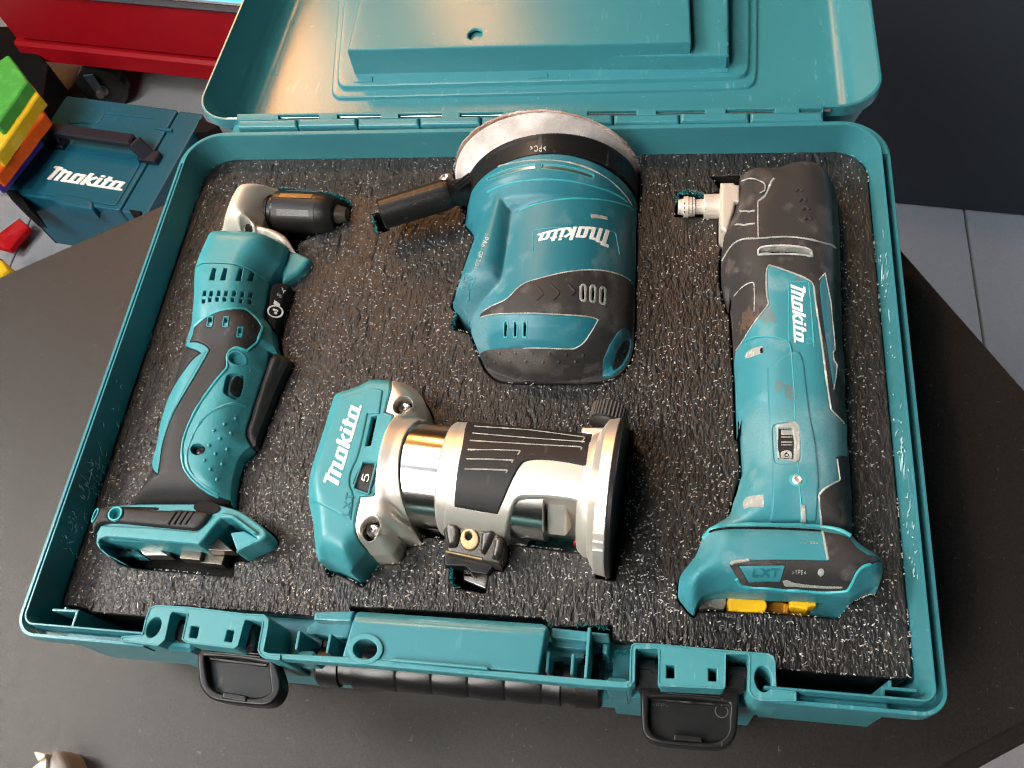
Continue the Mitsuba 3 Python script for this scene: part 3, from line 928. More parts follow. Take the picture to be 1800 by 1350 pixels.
lower = lower.difference(unary_union(slots + [hole_b, screw_b, switch]))
add('angle_drill__motor_housing', skin(big(upper), DR, .0006, rnd=.0006, base=-.045), 'm_teal')
add('angle_drill__body_shell', skin(lower.buffer(-.0001), DR, 0, rnd=.0005, base=-.05, spacing=.0014), 'm_teal')
add('angle_drill__inner_frame', skin(big(d_poly.buffer(-.004)), DR, -.0055, rnd=0, depth=.01, spacing=.003), 'm_hole')
strip = zone(zI((418, 140), (450, 95), (490, 90), (560, 115), (590, 150), (560, 210), (450, 400), (340, 580), (260, 770), (235, 870), (205, 1075), (180, 1060), (150, 1000), (155, 930), (185, 870), (203, 800), (203, 740), (240, 630), (330, 430), (400, 300), (470, 210), (520, 175), (480, 150), (440, 145)))
gv = []
for x, y in ((490, 460), (680, 465), (853, 590)):
    gv.append(poly(zB((x - 26, y - 60), (x + 40, y - 62), (x + 22, y + 62), (x - 44, y + 62)), DR, False))
grip_c = grip.difference(unary_union(gv + [strip]))
add('angle_drill__grip', skin(grip_c, DR, .0009, rnd=.0009, depth=.006, spacing=.0014), 'm_rubber', label='black rubber grip running down the handle')
add('angle_drill__grip_strip', skin(big(strip).buffer(-.0003), DR, .0009, rnd=.0006, depth=.004, spacing=.0014), 'm_teal')
add('angle_drill__grip_strip__groove', bead(zI((560, 160), (480, 300), (380, 480), (300, 640), (240, 800), (205, 1000)), DR, .0004, .0008), 'm_teal')
for g in gv:
    e = lipring(g.buffer(.0002), .0007)
    add('angle_drill__vent_frame', skin(big(e), DR, .0014, rnd=.0002, depth=.005, spacing=.003), 'm_teal')
    x0, y0, x1, y1 = g.bounds
    add('angle_drill__vent_frame__bar', skin(g.intersection(box(x0, y0 + (y1 - y0) * .18, x1, y0 + (y1 - y0) * .45)), DR, .0004, rnd=.0002, depth=.003, spacing=.003), 'm_teal')
# pale moulded border of the grip
add('angle_drill__grip_border', cat(bead(bulb[1:16], DR, .0009, .0004), bead(bulb[15:] + grip_px[len(bulb):len(bulb) + 12], DR, .0008, .0003)), 'm_teal_edge')
add('angle_drill__grip_oval', skin(lipring(poly(zI((355, 350), (365, 300), (395, 268), (410, 285), (400, 320), (365, 358)), Flat(-.012)), .0008).intersection(d_poly.buffer(-.0002)), DR, .0014, rnd=.0003, depth=.004), 'm_teal_edge')
pips = [bump(q, DR, .0011, .0011) for q in zI((775, 658), (693, 700), (615, 747), (740, 765), (660, 808), (580, 855), (712, 885), (625, 920), (545, 968), (675, 995), (588, 1035), (637, 1110))]
add('angle_drill__grip_pips', cat(pips), 'm_teal', kind='stuff')
add('angle_drill__grip_pips_001', cat([bump(q, DR, .0008, .0016) for q in zB((885, 395), (1012, 520), (980, 655)) + zI((455, 200))]), 'm_rubber', kind='stuff')
# recess rim round the thumb dish
add('angle_drill__dish_rim', bead(zI((850, 560), (780, 540), (680, 565), (570, 620), (500, 700), (450, 800), (415, 900), (412, 980), (440, 1060), (520, 1140), (640, 1215)), DR, .0013, -.0007), 'm_teal')
add('angle_drill__lock_hole', skin(lipring(hole_b.buffer(.0010), .0011), DR, .0007, rnd=.0004, depth=.008, spacing=.002), 'm_teal')
add('angle_drill__lock_hole__floor', skin(hole_b, DR, -.0035, rnd=0, depth=.001, spacing=.003), 'm_teal')
add('angle_drill__screw_well', skin(lipring(screw_b.buffer(.0005), .0006), DR, .0003, rnd=.0003, depth=.006, spacing=.002), 'm_teal')
c = lift(zI((503, 888)), DR)[0]
sc = lathe(c - [0, 0, .0045], c - [0, 0, .002], [(0, 0), (0, .0030), (.0018, .0030), (.0025, .0018), (.0025, 0)], 24, up=(1, 0, 0))
cross = cat(obox(c - [0, 0, .0021], (1, .3), (.0016, .0003, .0004)), obox(c - [0, 0, .0021], (-.3, 1), (.0016, .0003, .0004)))
add('angle_drill__screw', sc, 'm_black_gloss')
add('angle_drill__screw__cross_slot', cross, 'm_hole')
add('angle_drill__reverse_switch', skin(switch.buffer(.0006), DR, -.0042, rnd=0, depth=.002, spacing=.002), 'm_teal')
btn = poly(zI((765, 345), (800, 340), (828, 365), (825, 430), (795, 480), (755, 475), (725, 455), (730, 400)), DR)
add('angle_drill__reverse_switch__button', skin(btn, DR, .0012, rnd=.0016, depth=.006, spacing=.001), 'm_black_gloss')
arrow = [bead(zI((820, 258), (885, 275), (880, 303), (815, 285), (820, 258)), DR, .0003, 0, smooth=False), bead(zI((880, 310), (905, 268), (942, 305)), DR, .0003, 0, smooth=False), bead(zI((835, 352), (875, 352)), DR, .0003, 0, smooth=False)]
add('angle_drill__arrow_mark', cat(arrow), 'm_teal_edge')

# trigger
tg = poly(zI((1030, 185), (1070, 168), (1130, 190), (1178, 216), (1100, 370), (1045, 500), (1000, 620), (940, 760), (918, 845), (890, 858), (862, 830), (848, 770), (890, 650), (950, 440), (1000, 300)), Flat(-.012))
TG = Pillow(tg, .019, .0115, z0=-.021)
add('angle_drill__trigger', skin(tg, TG, 0, rnd=0, base=-.045, spacing=.0012, insets=(.0003, .0008, .0016, .0026)), 'm_rubber')
pockets.append(tg.buffer(.0006))
# side wing and rating label
wing = poly(zA((1000, 930), (1060, 805), (1120, 812), (1200, 850), (1255, 875), (1275, 895), (1200, 1000), (1100, 1070), (1000, 1130)), Flat(-.016))
add('angle_drill__side_wing', skin(wing, Flat(-.0125), 0, rnd=.003, base=-.045, spacing=.002, insets=(.0004, .001, .002, .003)), 'm_teal')
pockets.append(wing.buffer(.0008))
lab = poly(zB((1225, 10), (1300, -20), (1400, -20), (1450, 10), (1380, 120), (1340, 280), (1290, 400), (1262, 550), (1165, 440), (1195, 250)), Flat(-.016))
lx0 = lift(zB((1200, 300)), Flat(-.006))[0]
LB = Flat(-.0050, -.85, 0, (lx0[0], lx0[1]))
lab = poly(zB((1225, 10), (1300, -20), (1400, -20), (1450, 10), (1380, 120), (1340, 280), (1290, 400), (1262, 550), (1165, 440), (1195, 250)), LB)
add('angle_drill__rating_label', skin(lab, LB, 0, rnd=.0008, base=-.04, spacing=.003), 'm_rubber', label='dark label panel with white symbols on the drill side')
pockets.append(lab.buffer(.0004))
ringm = oval(zB((1275, 330))[0], LB, .0040, .0050, -20)
add('angle_drill__rating_label__symbol', skin(lipring(ringm, .0009), LB, .0003, rnd=0, depth=.0005), 'm_white_print')
add('angle_drill__rating_label__symbol', cat([skin(oval(q, LB, .0009, .0009), LB, .0003, rnd=0, depth=.0005) for q in zB((1262, 310), (1290, 318), (1278, 350))]), 'm_white_print')
add('angle_drill__rating_label__symbol', skin(poly(zB((1265, 188), (1335, 245), (1320, 280), (1252, 238)), LB, False), LB, .0003, rnd=0, depth=.0005), 'm_white_print')
text_on('angle_drill__rating_label__text', '00', zB((1288, 130), (1335, 172), (1358, 140), (1308, 98)), LB, 'm_grey_print')
text_on('angle_drill__rating_label__text', 'Y', zB((1345, 95), (1395, 130), (1405, 75), (1352, 35)), LB, 'm_white_print')

# gear head, spindle side and chuck
gh_px = zA((330, 660), (330, 645), (372, 605), (412, 600), (470, 420), (540, 290), (585, 240), (640, 205), (720, 183), (940, 183), (985, 200), (930, 260), (880, 350), (850, 410), (815, 520), (805, 575), (880, 585), (1000, 640), (1060, 700), (1110, 790),
           (1040, 790), (960, 720), (850, 690), (560, 672))
gh = poly(gh_px, S0)
GH = Pillow(gh, .031, .017)
boss_h = oval(zA((648, 583))[0], GH, .0044, .0047)
add('angle_drill__gear_head', skin(gh.difference(boss_h), GH, 0, rnd=.0005, base=-.045, spacing=.0013), 'm_alu_head', label='bare aluminium gear head')
add('angle_drill__gear_head__threaded_boss', skin(lipring(boss_h.buffer(.0024), .0024), GH, .0026, rnd=.0012, depth=.010, spacing=.0009), 'm_alu_head')
c = lift(zA((648, 583)), GH)[0]
thr = []
for k in range(5):
    a = np.linspace(0, 2 * np.pi, 28, endpoint=False)
    thr.append(tube(np.c_[c[0] + .0043 * np.cos(a), c[1] + .0046 * np.sin(a), np.full(28, c[2] - .0008 - .0012 * k)], .0004, 6, closed=True))
add('angle_drill__gear_head__thread', cat(thr), 'm_steel')
add('angle_drill__gear_head__bore', skin(boss_h, GH, -.007, rnd=0, depth=.001, spacing=.003), 'm_grease')
add('angle_drill__gear_head__flange', skin(zone(zA((325, 700), (325, 640), (375, 600), (820, 580), (900, 590), (1010, 640), (1070, 705), (1115, 800), (1040, 770), (950, 708), (850, 678), (560, 664)), False).union(gh).intersection(poly(zA((300, 720), (325, 640), (375, 605), (480, 604), (560, 640), (760, 640), (830, 590), (900, 590), (1010, 640), (1070, 705), (1115, 800), (1040, 770), (950, 708), (850, 678), (560, 664)), GH, False)).difference(boss_h.buffer(.0004)), GH, .0010, rnd=.0008, depth=.02), 'm_alu_head')
pockets.append(gh.buffer(.0012))
cp = un(zA((800, 402), (1700, 438)), -.016)
q0, q1 = cp
Lc = np.linalg.norm(q1 - q0)
sc_ = lambda x: (x - 800) / 900 * Lc
m1 = scale_at(q0) / 5.625
prof = [(sc_(815), 0), (sc_(815), 140 * m1), (sc_(845), 172 * m1), (sc_(905), 176 * m1), (sc_(910), 166 * m1), (sc_(960), 166 * m1)]
add('angle_drill__chuck_collar', lathe(q0, q1, prof, 48), 'm_black')
rib = [(sc_(950), 0), (sc_(950), 190 * m1), (sc_(962), 206 * m1), (sc_(985), 210 * m1), (sc_(1385), 207 * m1), (sc_(1390), 204 * m1), (sc_(1395), 203 * m1), (sc_(1440), 196 * m1), (sc_(1490), 180 * m1), (sc_(1532), 152 * m1), (sc_(1538), 100 * m1), (sc_(1548), 0)]
add('angle_drill__chuck', lathe(q0, q1, rib, 64), 'm_black_gloss', label='black keyless chuck')
u = (q1 - q0) / Lc
pv = np.array([-u[1], u[0], 0.]) / np.linalg.norm(u[:2])
for ang in (-38, 12, 62):
    a = math.radians(ang)
    n = -pv * math.sin(a) * -1 + np.array([0, 0, 1.]) * math.cos(a)
    o = q0 + u * sc_(1190) + n * 206.5 * m1
    mm = trimesh.creation.box([sc_(1345) - sc_(1030), 60 * m1, .0008])
    M = np.eye(4); M[:3, 0] = u; M[:3, 2] = n; M[:3, 1] = np.cross(n, u); M[:3, 3] = o
    mm.apply_transform(M)
    add('angle_drill__chuck__grip_pad', mm, 'm_black')
add('angle_drill__chuck__nose', lathe(q0, q1, [(sc_(1530), 0), (sc_(1530), 96 * m1), (sc_(1550), 93 * m1), (sc_(1635), 62 * m1), (sc_(1637), 28 * m1), (sc_(1640), 24 * m1), (sc_(1640), 0)], 40), 'm_jaw')
chuck_cut = poly(zA((880, 600), (900, 400), (960, 170), (1060, 175), (1400, 205), (1560, 240), (1650, 290), (1692, 345), (1680, 400), (1640, 480), (1560, 550), (1400, 610), (1250, 660), (1150, 720), (1130, 800), (1060, 800)), Flat(ZF))
pockets.append(chuck_cut)

# battery foot
FT = Flat(-.003)
foot = poly(zC((90, 570), (105, 490), (75, 470), (60, 385), (140, 232), (360, 190), (1230, 190), (1300, 205), (1480, 255), (1610, 345), (1715, 425), (1740, 490), (1690, 548), (1530, 608), (1450, 655), (1410, 640), (1300, 660), (1290, 800), (900, 765), (240, 715), (120, 620)), FT)
pockets.append(foot.buffer(.0008))
cav = poly(zC((120, 560), (135, 535), (1075, 585), (1110, 560), (1245, 375), (1300, 325), (1380, 330), (1440, 360), (1640, 520), (1440, 640), (1425, 655), (1400, 900), (900, 900), (245, 800), (235, 705), (150, 630)), FT, False).intersection(foot)
add('angle_drill__foot_frame', skin(big(foot.difference(cav)), FT, 0, rnd=.0018, base=-.05, spacing=.0025, insets=(.0004, .001, .0018)), 'm_teal')
add('angle_drill__foot_cavity', skin(cav.buffer(.001), Flat(-.034), 0, rnd=0, depth=.004, spacing=.01), 'm_hole')
pad = poly(zC((80, 475), (62, 385), (140, 235), (270, 228), (360, 236), (600, 250), (830, 264), (860, 252), (1080, 262), (1205, 288), (1150, 380), (1068, 448), (980, 440), (620, 405), (260, 368), (150, 385), (110, 440)), Flat(-.001), corner=60)
pad_h = oval(zC((298, 295))[0], Flat(0), .0040, .0040)
pad = big(pad.difference(pad_h))
add('angle_drill__foot_pad', skin(pad, Flat(-.001), .002, rnd=.0025, depth=.010, spacing=.002, insets=(.0004, .0012, .0025)), 'm_rubber', label='black rubber pad on the battery foot')
add('angle_drill__foot_pad__grooves', cat([bead(zC((a, 268), (b, 392)), Flat(.001), .0006, .0, smooth=False) for a, b in ((878, 795), (930, 850), (985, 905), (1045, 960))]), 'm_hole', kind='stuff')
add('angle_drill__foot_pad__eyelet', skin(lipring(pad_h.buffer(.0006), .0012), Flat(.0012), .0006, rnd=.0004, depth=.006), 'm_teal_edge')
add('angle_drill__foot_pad__eyelet', skin(lipring(poly(zC((65, 380), (80, 310), (110, 250), (135, 236), (148, 260), (130, 310), (90, 375)), Flat(0)), .0009), Flat(.0012), .0006, rnd=.0004, depth=.004), 'm_teal_edge')
lipb = poly(zC((140, 400), (200, 400), (620, 420), (1060, 462), (1100, 440), (1250, 300), (1300, 275), (1400, 290), (1640, 470), (1600, 470), (1400, 325), (1300, 322), (1245, 370), (1110, 545), (1075, 575), (620, 535), (200, 500), (135, 520), (108, 560), (95, 545), (110, 460)), Flat(.001), False)
add('angle_drill__foot_lip', skin(big(lipb.buffer(-.0003).buffer(.0006)), Flat(.0002), 0, rnd=.0012, base=-.012, spacing=.002), 'm_teal')
slot = poly(zC((310, 208), (680, 215), (672, 238), (300, 222)), Flat(.0), False)
add('angle_drill__foot_slot', skin(slot, Flat(-.0024), 0, rnd=0, depth=.001), 'm_hole')
add('angle_drill__foot_recess', skin(oval(zC((1165, 232))[0], Flat(-.0024), .0085, .0038, -3), Flat(-.0024), .0003, rnd=0, depth=.001), 'm_hole')
for px, z, m in ((zC((450, 560), (620, 570), (800, 690), (560, 690)), -.020, 'm_steel'), (zC((640, 570), (780, 580), (830, 700), (780, 690)), -.022, 'm_black'), (zC((920, 635), (1130, 600), (1100, 735), (900, 720)), -.018, 'm_jaw'),
                 (zC((1130, 480), (1200, 450), (1420, 650), (1160, 640)), -.012, 'm_jaw'), (zC((1130, 650), (1340, 680), (1310, 780), (1100, 760)), -.022, 'm_jaw'), (zC((170, 570), (440, 600), (560, 700), (250, 700)), -.022, 'm_teal')):
    g = poly(px, Flat(z), False).intersection(foot.buffer(-.0008))
    if not g.is_empty: add('angle_drill__foot_contact', skin(big(g), Flat(z), 0, rnd=.0006, depth=.008), m)
for px in (zC((285, 595), (310, 598), (355, 645), (325, 640)), zC((365, 605), (400, 608), (450, 655), (405, 645)), zC((1310, 350), (1370, 345), (1385, 380), (1350, 395))):
    add('angle_drill__foot_slot', skin(poly(px, Flat(-.0215), False), Flat(-.0215), 0, rnd=0, depth=.0005), 'm_hole')
leg = poly(zC((1390, 470), (1520, 455), (1680, 545), (1450, 640)), Flat(-.008), False)
add('angle_drill__foot_wall', skin(leg.intersection(foot.buffer(-.001)), Flat(-.008), 0, rnd=.0006, depth=.01), 'm_teal')
tagthing('angle_drill', 'teal and black cordless angle drill with an aluminium head, leftmost in the foam', 'drill')

# ------------------------------------------------------------------ trim router
AZ = -.010
r0, r1 = un([(733, 834), (1031, 868)], AZ)
RL = np.linalg.norm(r1 - r0)
RU = (r1 - r0) / RL
rt = lambda px: (px - 733) / 298 * RL
along = lambda px, dz=0: r0 + RU * rt(px) + np.array([0, 0, dz])
CH = Rev(r0, r1, [(-.2, .0305), (.2, .0305)])
HS = Rev(r0, r1, [(-.2, .0335), (rt(1035), .0338), (rt(1050), .0350), (.3, .036)])
NK = Rev(r0, r1, [(-.06, .045), (rt(650), .0385), (rt(690), .0345), (rt(712), .0330), (rt(740), .0322), (.2, .032)])
# controller head: teal cap, silver flange
tb = zF((590, 78), (572, 130), (552, 190), (528, 285), (580, 302), (550, 430), (520, 560), (502, 640), (465, 782), (385, 790), (362, 860), (345, 970), (372, 1045), (425, 1108))
cap_px = zF((205, 160), (330, 125), (385, 105), (425, 75), (480, 65), (590, 72)) + tb[1:] + zF((345, 1215), (325, 1240), (240, 1195), (165, 1160), (125, 1180), (95, 1130), (80, 1010), (75, 900), (50, 830), (43, 700), (75, 570), (120, 440), (165, 290))
fl_px = zF((590, 72), (640, 78), (700, 120), (745, 180), (765, 260), (760, 335), (740, 345), (690, 480), (664, 600), (650, 720), (648, 830), (660, 930), (690, 982), (590, 1000), (578, 1060), (540, 1102), (425, 1108)) + tb[::-1][1:]
SH = Flat(.004)
cap0, fl0 = poly(cap_px, SH, corner=40), poly(fl_px, SH, corner=40)
headpoly = big(cap0.buffer(.0008).union(fl0.buffer(.0008)).buffer(-.0008))
HD = Pillow(headpoly, .034, .013, p=2.2)
RS = Max(HD, NK, k=.003)
cap = poly(cap_px, Max(HD, Flat(-.02)), corner=40).intersection(headpoly)
slot = poly(zF((455, 315), (480, 308), (442, 482), (416, 484)), HD, False)
dialw = poly(zF((405, 590), (475, 595), (432, 772), (352, 742)), HD, False)
slot_o = poly(zF((430, 300), (500, 295), (560, 305), (540, 420), (500, 560), (470, 540), (395, 545), (410, 480)), HD, False)
capc = cap.difference(unary_union([slot, dialw]))
HDc = Max(HD, Flat(-.03))
add('trim_router__head_cap', skin(capc.buffer(-.0002), HDc, .0005, rnd=.0009, base=-.055, spacing=.0016), 'm_teal', label='teal control head of the router')
panel = poly(zF((255, 215), (280, 208), (470, 140), (520, 160), (500, 300), (430, 300), (380, 545), (330, 640), (320, 720), (350, 770), (330, 930), (90, 830), (95, 760)), HDc, True)
text_on('trim_router__lettering', 'LXT', zF((318, 908), (352, 772), (306, 768), (276, 900)), HDc, 'm_teal_dusty_and_shade', .0019, True)  # deeper teal paints the shade of engraved letters
add('trim_router__head_panel', skin(panel.difference(unary_union([slot, dialw])).intersection(cap.buffer(-.001)), HDc, .0015, rnd=.0012, depth=.003, spacing=.0018), 'm_teal')
flange = fl0.difference(cap.buffer(.0003))
flange = big(poly(fl_px, RS, corner=40).union(fl0).intersection(headpoly.union(fl0)).difference(cap.buffer(.0003)))
lugs = [oval(q, HD, .0046, .0064, -25) for q in zF((632, 240), (440, 968))]
add('trim_router__flange', skin(flange.difference(unary_union(lugs)), RS, .0002, rnd=.0008, base=-.05, spacing=.0014), 'm_alu', label='bare metal flange between head and barrel')
for q, g in zip(zF((628, 240), (440, 972)), lugs):
    add('trim_router__screw_lug', skin(lipring(g.buffer(.0012), .0013), RS, .0008, rnd=.0007, depth=.010, spacing=.0012), 'm_alu')
    c = g.centroid
    z = HD.z(np.array([[c.x, c.y]]))[0]
    add('trim_router__screw', lathe((c.x, c.y, z - .009), (c.x, c.y, z - .004), [(0, 0), (0, .0036), (.004, .0036), (.005, .0026), (.0045, .0014), (.003, .0013), (.003, 0)], 20, up=(1, 0, 0)), 'm_steel')
    add('trim_router__screw_well', skin(g.buffer(.0004), HD, -.0095, rnd=0, depth=.001, spacing=.003), 'm_hole')
add('trim_router__head_slot', skin(slot.buffer(.001), HD, -.004, rnd=0, depth=.001), 'm_hole')
add('trim_router__dial_window', skin(dialw.buffer(.0008), HD, -.0075, rnd=0, depth=.001), 'm_hole')
e = lipring(dialw.buffer(.0009), .0009)
add('trim_router__dial_frame', skin(big(e), HD, .0024, rnd=.0004, depth=.005), 'm_teal')
d0, d1 = lift(zF((452, 600), (385, 745)), HD)
dm = (d0 + d1) / 2
ddir = (d1 - d0)[:2] / np.linalg.norm((d1 - d0)[:2])
dn = np.array([-ddir[1], ddir[0], 0])
zt = HD.z(dm[None, :2])[0] + .0012
add('trim_router__dial', lathe(np.array([dm[0], dm[1], zt - .030]) - dn * .0062, np.array([dm[0], dm[1], zt - .030]) + dn * .0062, [(0, 0), (0, .0296), (.0004, .030), (.0120, .030), (.0124, .0296), (.0124, 0)], 96), 'm_rubber')
text_on('trim_router__dial__number', '5', zF((428, 702), (440, 655), (400, 645), (386, 692)), Flat(zt), 'm_white_print', .0003)
logo_on('trim_router__logo', zF((258, 728), (402, 240), (310, 252), (160, 730)), HDc, .0019)
pockets += [headpoly.buffer(.001)]

# polished barrel and slotted base housing
add('trim_router__barrel', lathe(along(715), along(973), [(0, 0), (0, .0305), (rt(860) - rt(715), .0305), (rt(862) - rt(715), .0298), (rt(972) - rt(715), .0298), (rt(973) - rt(715), .0288), (rt(973) - rt(715), 0)], 128), 'm_chrome', smooth=40, label='mirror-polished steel barrel')
hs_px = zG((322, 148), (255, 200), (205, 320), (175, 480), (158, 640), (153, 760), (160, 880), (190, 1000), (420, 1060), (560, 1020), (1030, 1030), (1090, 1040), (1150, 1030), (1165, 900), (1175, 700), (1200, 500), (1230, 350), (1260, 250), (1060, 232), (700, 195))
HSp = big(Polygon([tuple(p) for p in (r0[:2] + RU[:2] * a + np.array([-RU[1], RU[0]]) * b for a, b in ((rt(790), .0332), (rt(1062), .0332), (rt(1062), -.0332), (rt(790), -.0332)))]))
housing = poly(hs_px, HS).union(poly(zG((322, 148), (1260, 250), (1200, 400), (230, 300)), HS, False)).intersection(HSp)
window = poly(zG((655, 648), (760, 645), (870, 652), (1000, 668), (1055, 690), (1048, 800), (1040, 950), (1000, 1100), (540, 1060), (548, 950), (565, 850), (598, 720), (625, 665)), HS)
pinh = oval(zG((1097, 535))[0], HS, .0021, .0021)
add('trim_router__base_housing', skin(big(housing.difference(window)).difference(pinh), HS, 0, rnd=.0012, base=-.05, spacing=.0014), 'm_alu', label='satin metal base housing with an open window')
add('trim_router__pin_hole', skin(pinh.buffer(.0003), HS, -.003, rnd=0, depth=.001), 'm_hole')
gp = poly(zG((338, 140), (285, 280), (250, 430), (228, 600), (220, 715), (350, 740), (505, 765), (545, 680), (590, 570), (655, 440), (700, 408), (820, 405), (960, 422), (1095, 450), (1140, 258), (700, 185)), HS, corner=40)
gp = gp.union(poly(zG((338, 140), (1140, 255), (1130, 300), (320, 220)), HS, False)).intersection(housing.buffer(-.0003))
add('trim_router__grip', skin(big(gp), HS, .0012, rnd=.0008, depth=.004, spacing=.0013), 'm_rubber', label='black rubber grip sleeve')
for line in (zG((355, 195), (720, 225), (1085, 268), (1060, 300)), zG((342, 237), (700, 268), (1080, 295)), zG((325, 285), (700, 308), (1062, 328), (1055, 345)), zG((310, 345), (500, 345), (660, 352), (640, 378)), zG((300, 405), (460, 408), (612, 414), (600, 430)), zG((290, 472), (430, 474), (573, 480), (562, 498))):
    add('trim_router__grip__ridge', bead(line, HS, .0004, .0012, smooth=False), 'm_dust_seam')
add('trim_router__housing_ring', lathe(along(795), along(822), [(0, .030), (0, .0328), (.0010, .0336), (rt(822) - rt(795), .0334)], 96), 'm_alu')
# collet block seen in the window
sil = lambda px, z, m, key, d=.01: add(key, skin(poly(px, Flat(z), False), Flat(z), 0, rnd=.0008, depth=d), m)
wb = lathe(along(976), along(1008), [(0, 0), (0, .0250), (.001, .0262), (rt(1008) - rt(976) - .001, .0262), (rt(1008) - rt(976), .0250), (rt(1008) - rt(976), 0)], 6)
add('trim_router__collet_nut', wb, 'm_alu')
add('trim_router__spindle', lathe(along(1005), along(1060), [(0, 0), (0, .012), (rt(1060) - rt(1005), .012)], 32), 'm_steel')
sil(zG((1010, 930), (1060, 945), (1050, 965), (1000, 950)), -.018, 'm_red', 'trim_router__red_mark', .006)
# base plate
add('trim_router__base_flange', lathe(along(1028), along(1078), [(0, .0330), (.003, .0352), (rt(1046) - rt(1028), .0362), (rt(1055) - rt(1028), .0415), (rt(1060) - rt(1028), .0440), (rt(1077) - rt(1028), .0450), (rt(1078) - rt(1028), .0448), (rt(1078) - rt(1028), .02)], 96), 'm_alu')
fw = lathe(along(1078.3), along(1087), [(0, 0), (0, .0450), (.0005, .0455), (rt(1087) - rt(1078.3) - .0006, .0455), (rt(1087) - rt(1078.3), .0449), (rt(1087) - rt(1078.3), 0)], 96)
add('trim_router__base_plate', fw, 'm_black_gloss', label='round black base plate')
side = np.array([-RU[1], RU[0], 0])
for k in range(9):
    a = math.radians(4 + k * 7)
    n = -side * math.sin(a) + np.array([0, 0, math.cos(a)])
    o = along(1066) + n * .0449
    add('trim_router__scale_mark', tube([o - RU * .0022, o + RU * .0035], .00045, 6), 'm_white_print')
# clamp knob
k0, k1 = un([(1066, 749), (1075, 715)], .004)
kL = np.linalg.norm(k1 - k0)
kp = lathe(k0, k1, [(0, 0), (0, .0098), (.0012, .0106), (.002, .0098), (kL - .001, .0102), (kL, .0094), (kL, 0)], 96)
ang = np.arange(96)
kn = kp
ribs = []
ku = (k1 - k0) / kL
ka = np.cross(ku, [0, 0, 1]); ka /= np.linalg.norm(ka); kb = np.cross(ku, ka)
for k in range(30):
    a = 2 * math.pi * k / 30
    o = (math.cos(a) * ka + math.sin(a) * kb) * .0102
    ribs.append(tube([k0 + ku * .0024 + o, k1 - ku * .0008 + o], .0007, 5))
add('trim_router__clamp_knob', kn, 'm_rubber', label='ribbed black clamp knob')
add('trim_router__clamp_knob__ribs', cat(ribs), 'm_knob', kind='stuff')
kl = poly(zG((1050, 235), (1062, 195), (1300, 195), (1330, 205), (1290, 270), (1270, 285), (1150, 262)), Flat(.006), False)
add('trim_router__clamp_lug', skin(kl, Flat(.0075), 0, rnd=.0015, base=-.04, spacing=.002), 'm_alu')
# sooty guide clamp at the front
bk = poly(zG((150, 880), (180, 830), (240, 830), (330, 865), (420, 870), (490, 872), (545, 930), (545, 1010), (510, 1080), (405, 1062), (165, 1015)), Flat(-.004), False)
BK = Flat(-.004, 0, .55, tuple(lift(zG((330, 930)), Flat(-.004))[0, :2]))
add('trim_router__guide_clamp', skin(bk, BK, 0, rnd=.0015, base=-.035, spacing=.0016), 'm_grease', label='oil-stained metal guide clamp')
wz = oval(zG((322, 935))[0], BK, .0056, .0056)
wh = oval(zG((318, 915))[0], BK, .0018, .0018)
add('trim_router__guide_clamp__washer', skin(wz.difference(wh), BK, .0016, rnd=.0008, depth=.003, spacing=.001), 'm_brass')
add('trim_router__guide_clamp__washer_hole', skin(wh, BK, .0002, rnd=0, depth=.0004), 'm_hole')
for px in (zG((165, 870), (195, 835), (240, 845), (262, 900), (240, 985), (185, 990)), zG((405, 890), (470, 880), (490, 900), (450, 990), (420, 1040), (395, 1020)), zG((495, 930), (540, 930), (548, 1000), (510, 1075), (470, 1060))):
    add('trim_router__guide_clamp__jaw', skin(poly(px, BK), BK, .004, rnd=.0018, depth=.006, spacing=.001), 'm_grease')
add('trim_router__guide_clamp__edge', bead(zG((165, 1012), (280, 1035), (402, 1062)), BK, .0008, .0004, smooth=False), 'm_brass')
fb = poly(zG((155, 1025), (400, 1070), (505, 1085), (440, 1165), (330, 1150), (290, 1110), (160, 1105)), Flat(-.0175), False)
add('trim_router__guide_foot', skin(fb, Flat(-.0165), 0, rnd=.001, base=-.05, spacing=.003), 'm_black_gloss')
add('trim_router__guide_bar', skin(poly(zG((270, 1160), (440, 1185), (430, 1260), (275, 1200)), Flat(-.034), False), Flat(-.034), 0, rnd=.001, base=-.05, spacing=.003), 'm_steel')
pockets += [affinity.scale(HSp, 1, 1).buffer(-.0012).union(poly(zF((570, 980), (690, 960), (885, 1000), (880, 1035), (585, 1010)), Flat(ZF), False)), bk.buffer(.0006), fb,
            poly(zG((190, 1115), (300, 1150), (445, 1180), (425, 1285), (235, 1250), (190, 1205)), Flat(ZF), False),
            Polygon([tuple((along(a) + side * b)[:2]) for a, b in ((1040, .0465), (1095, .0470), (1095, -.0450), (1062, -.0450))])]
tagthing('trim_router', 'teal, silver and black trim router with a polished barrel, lying crosswise in the foam', 'router')

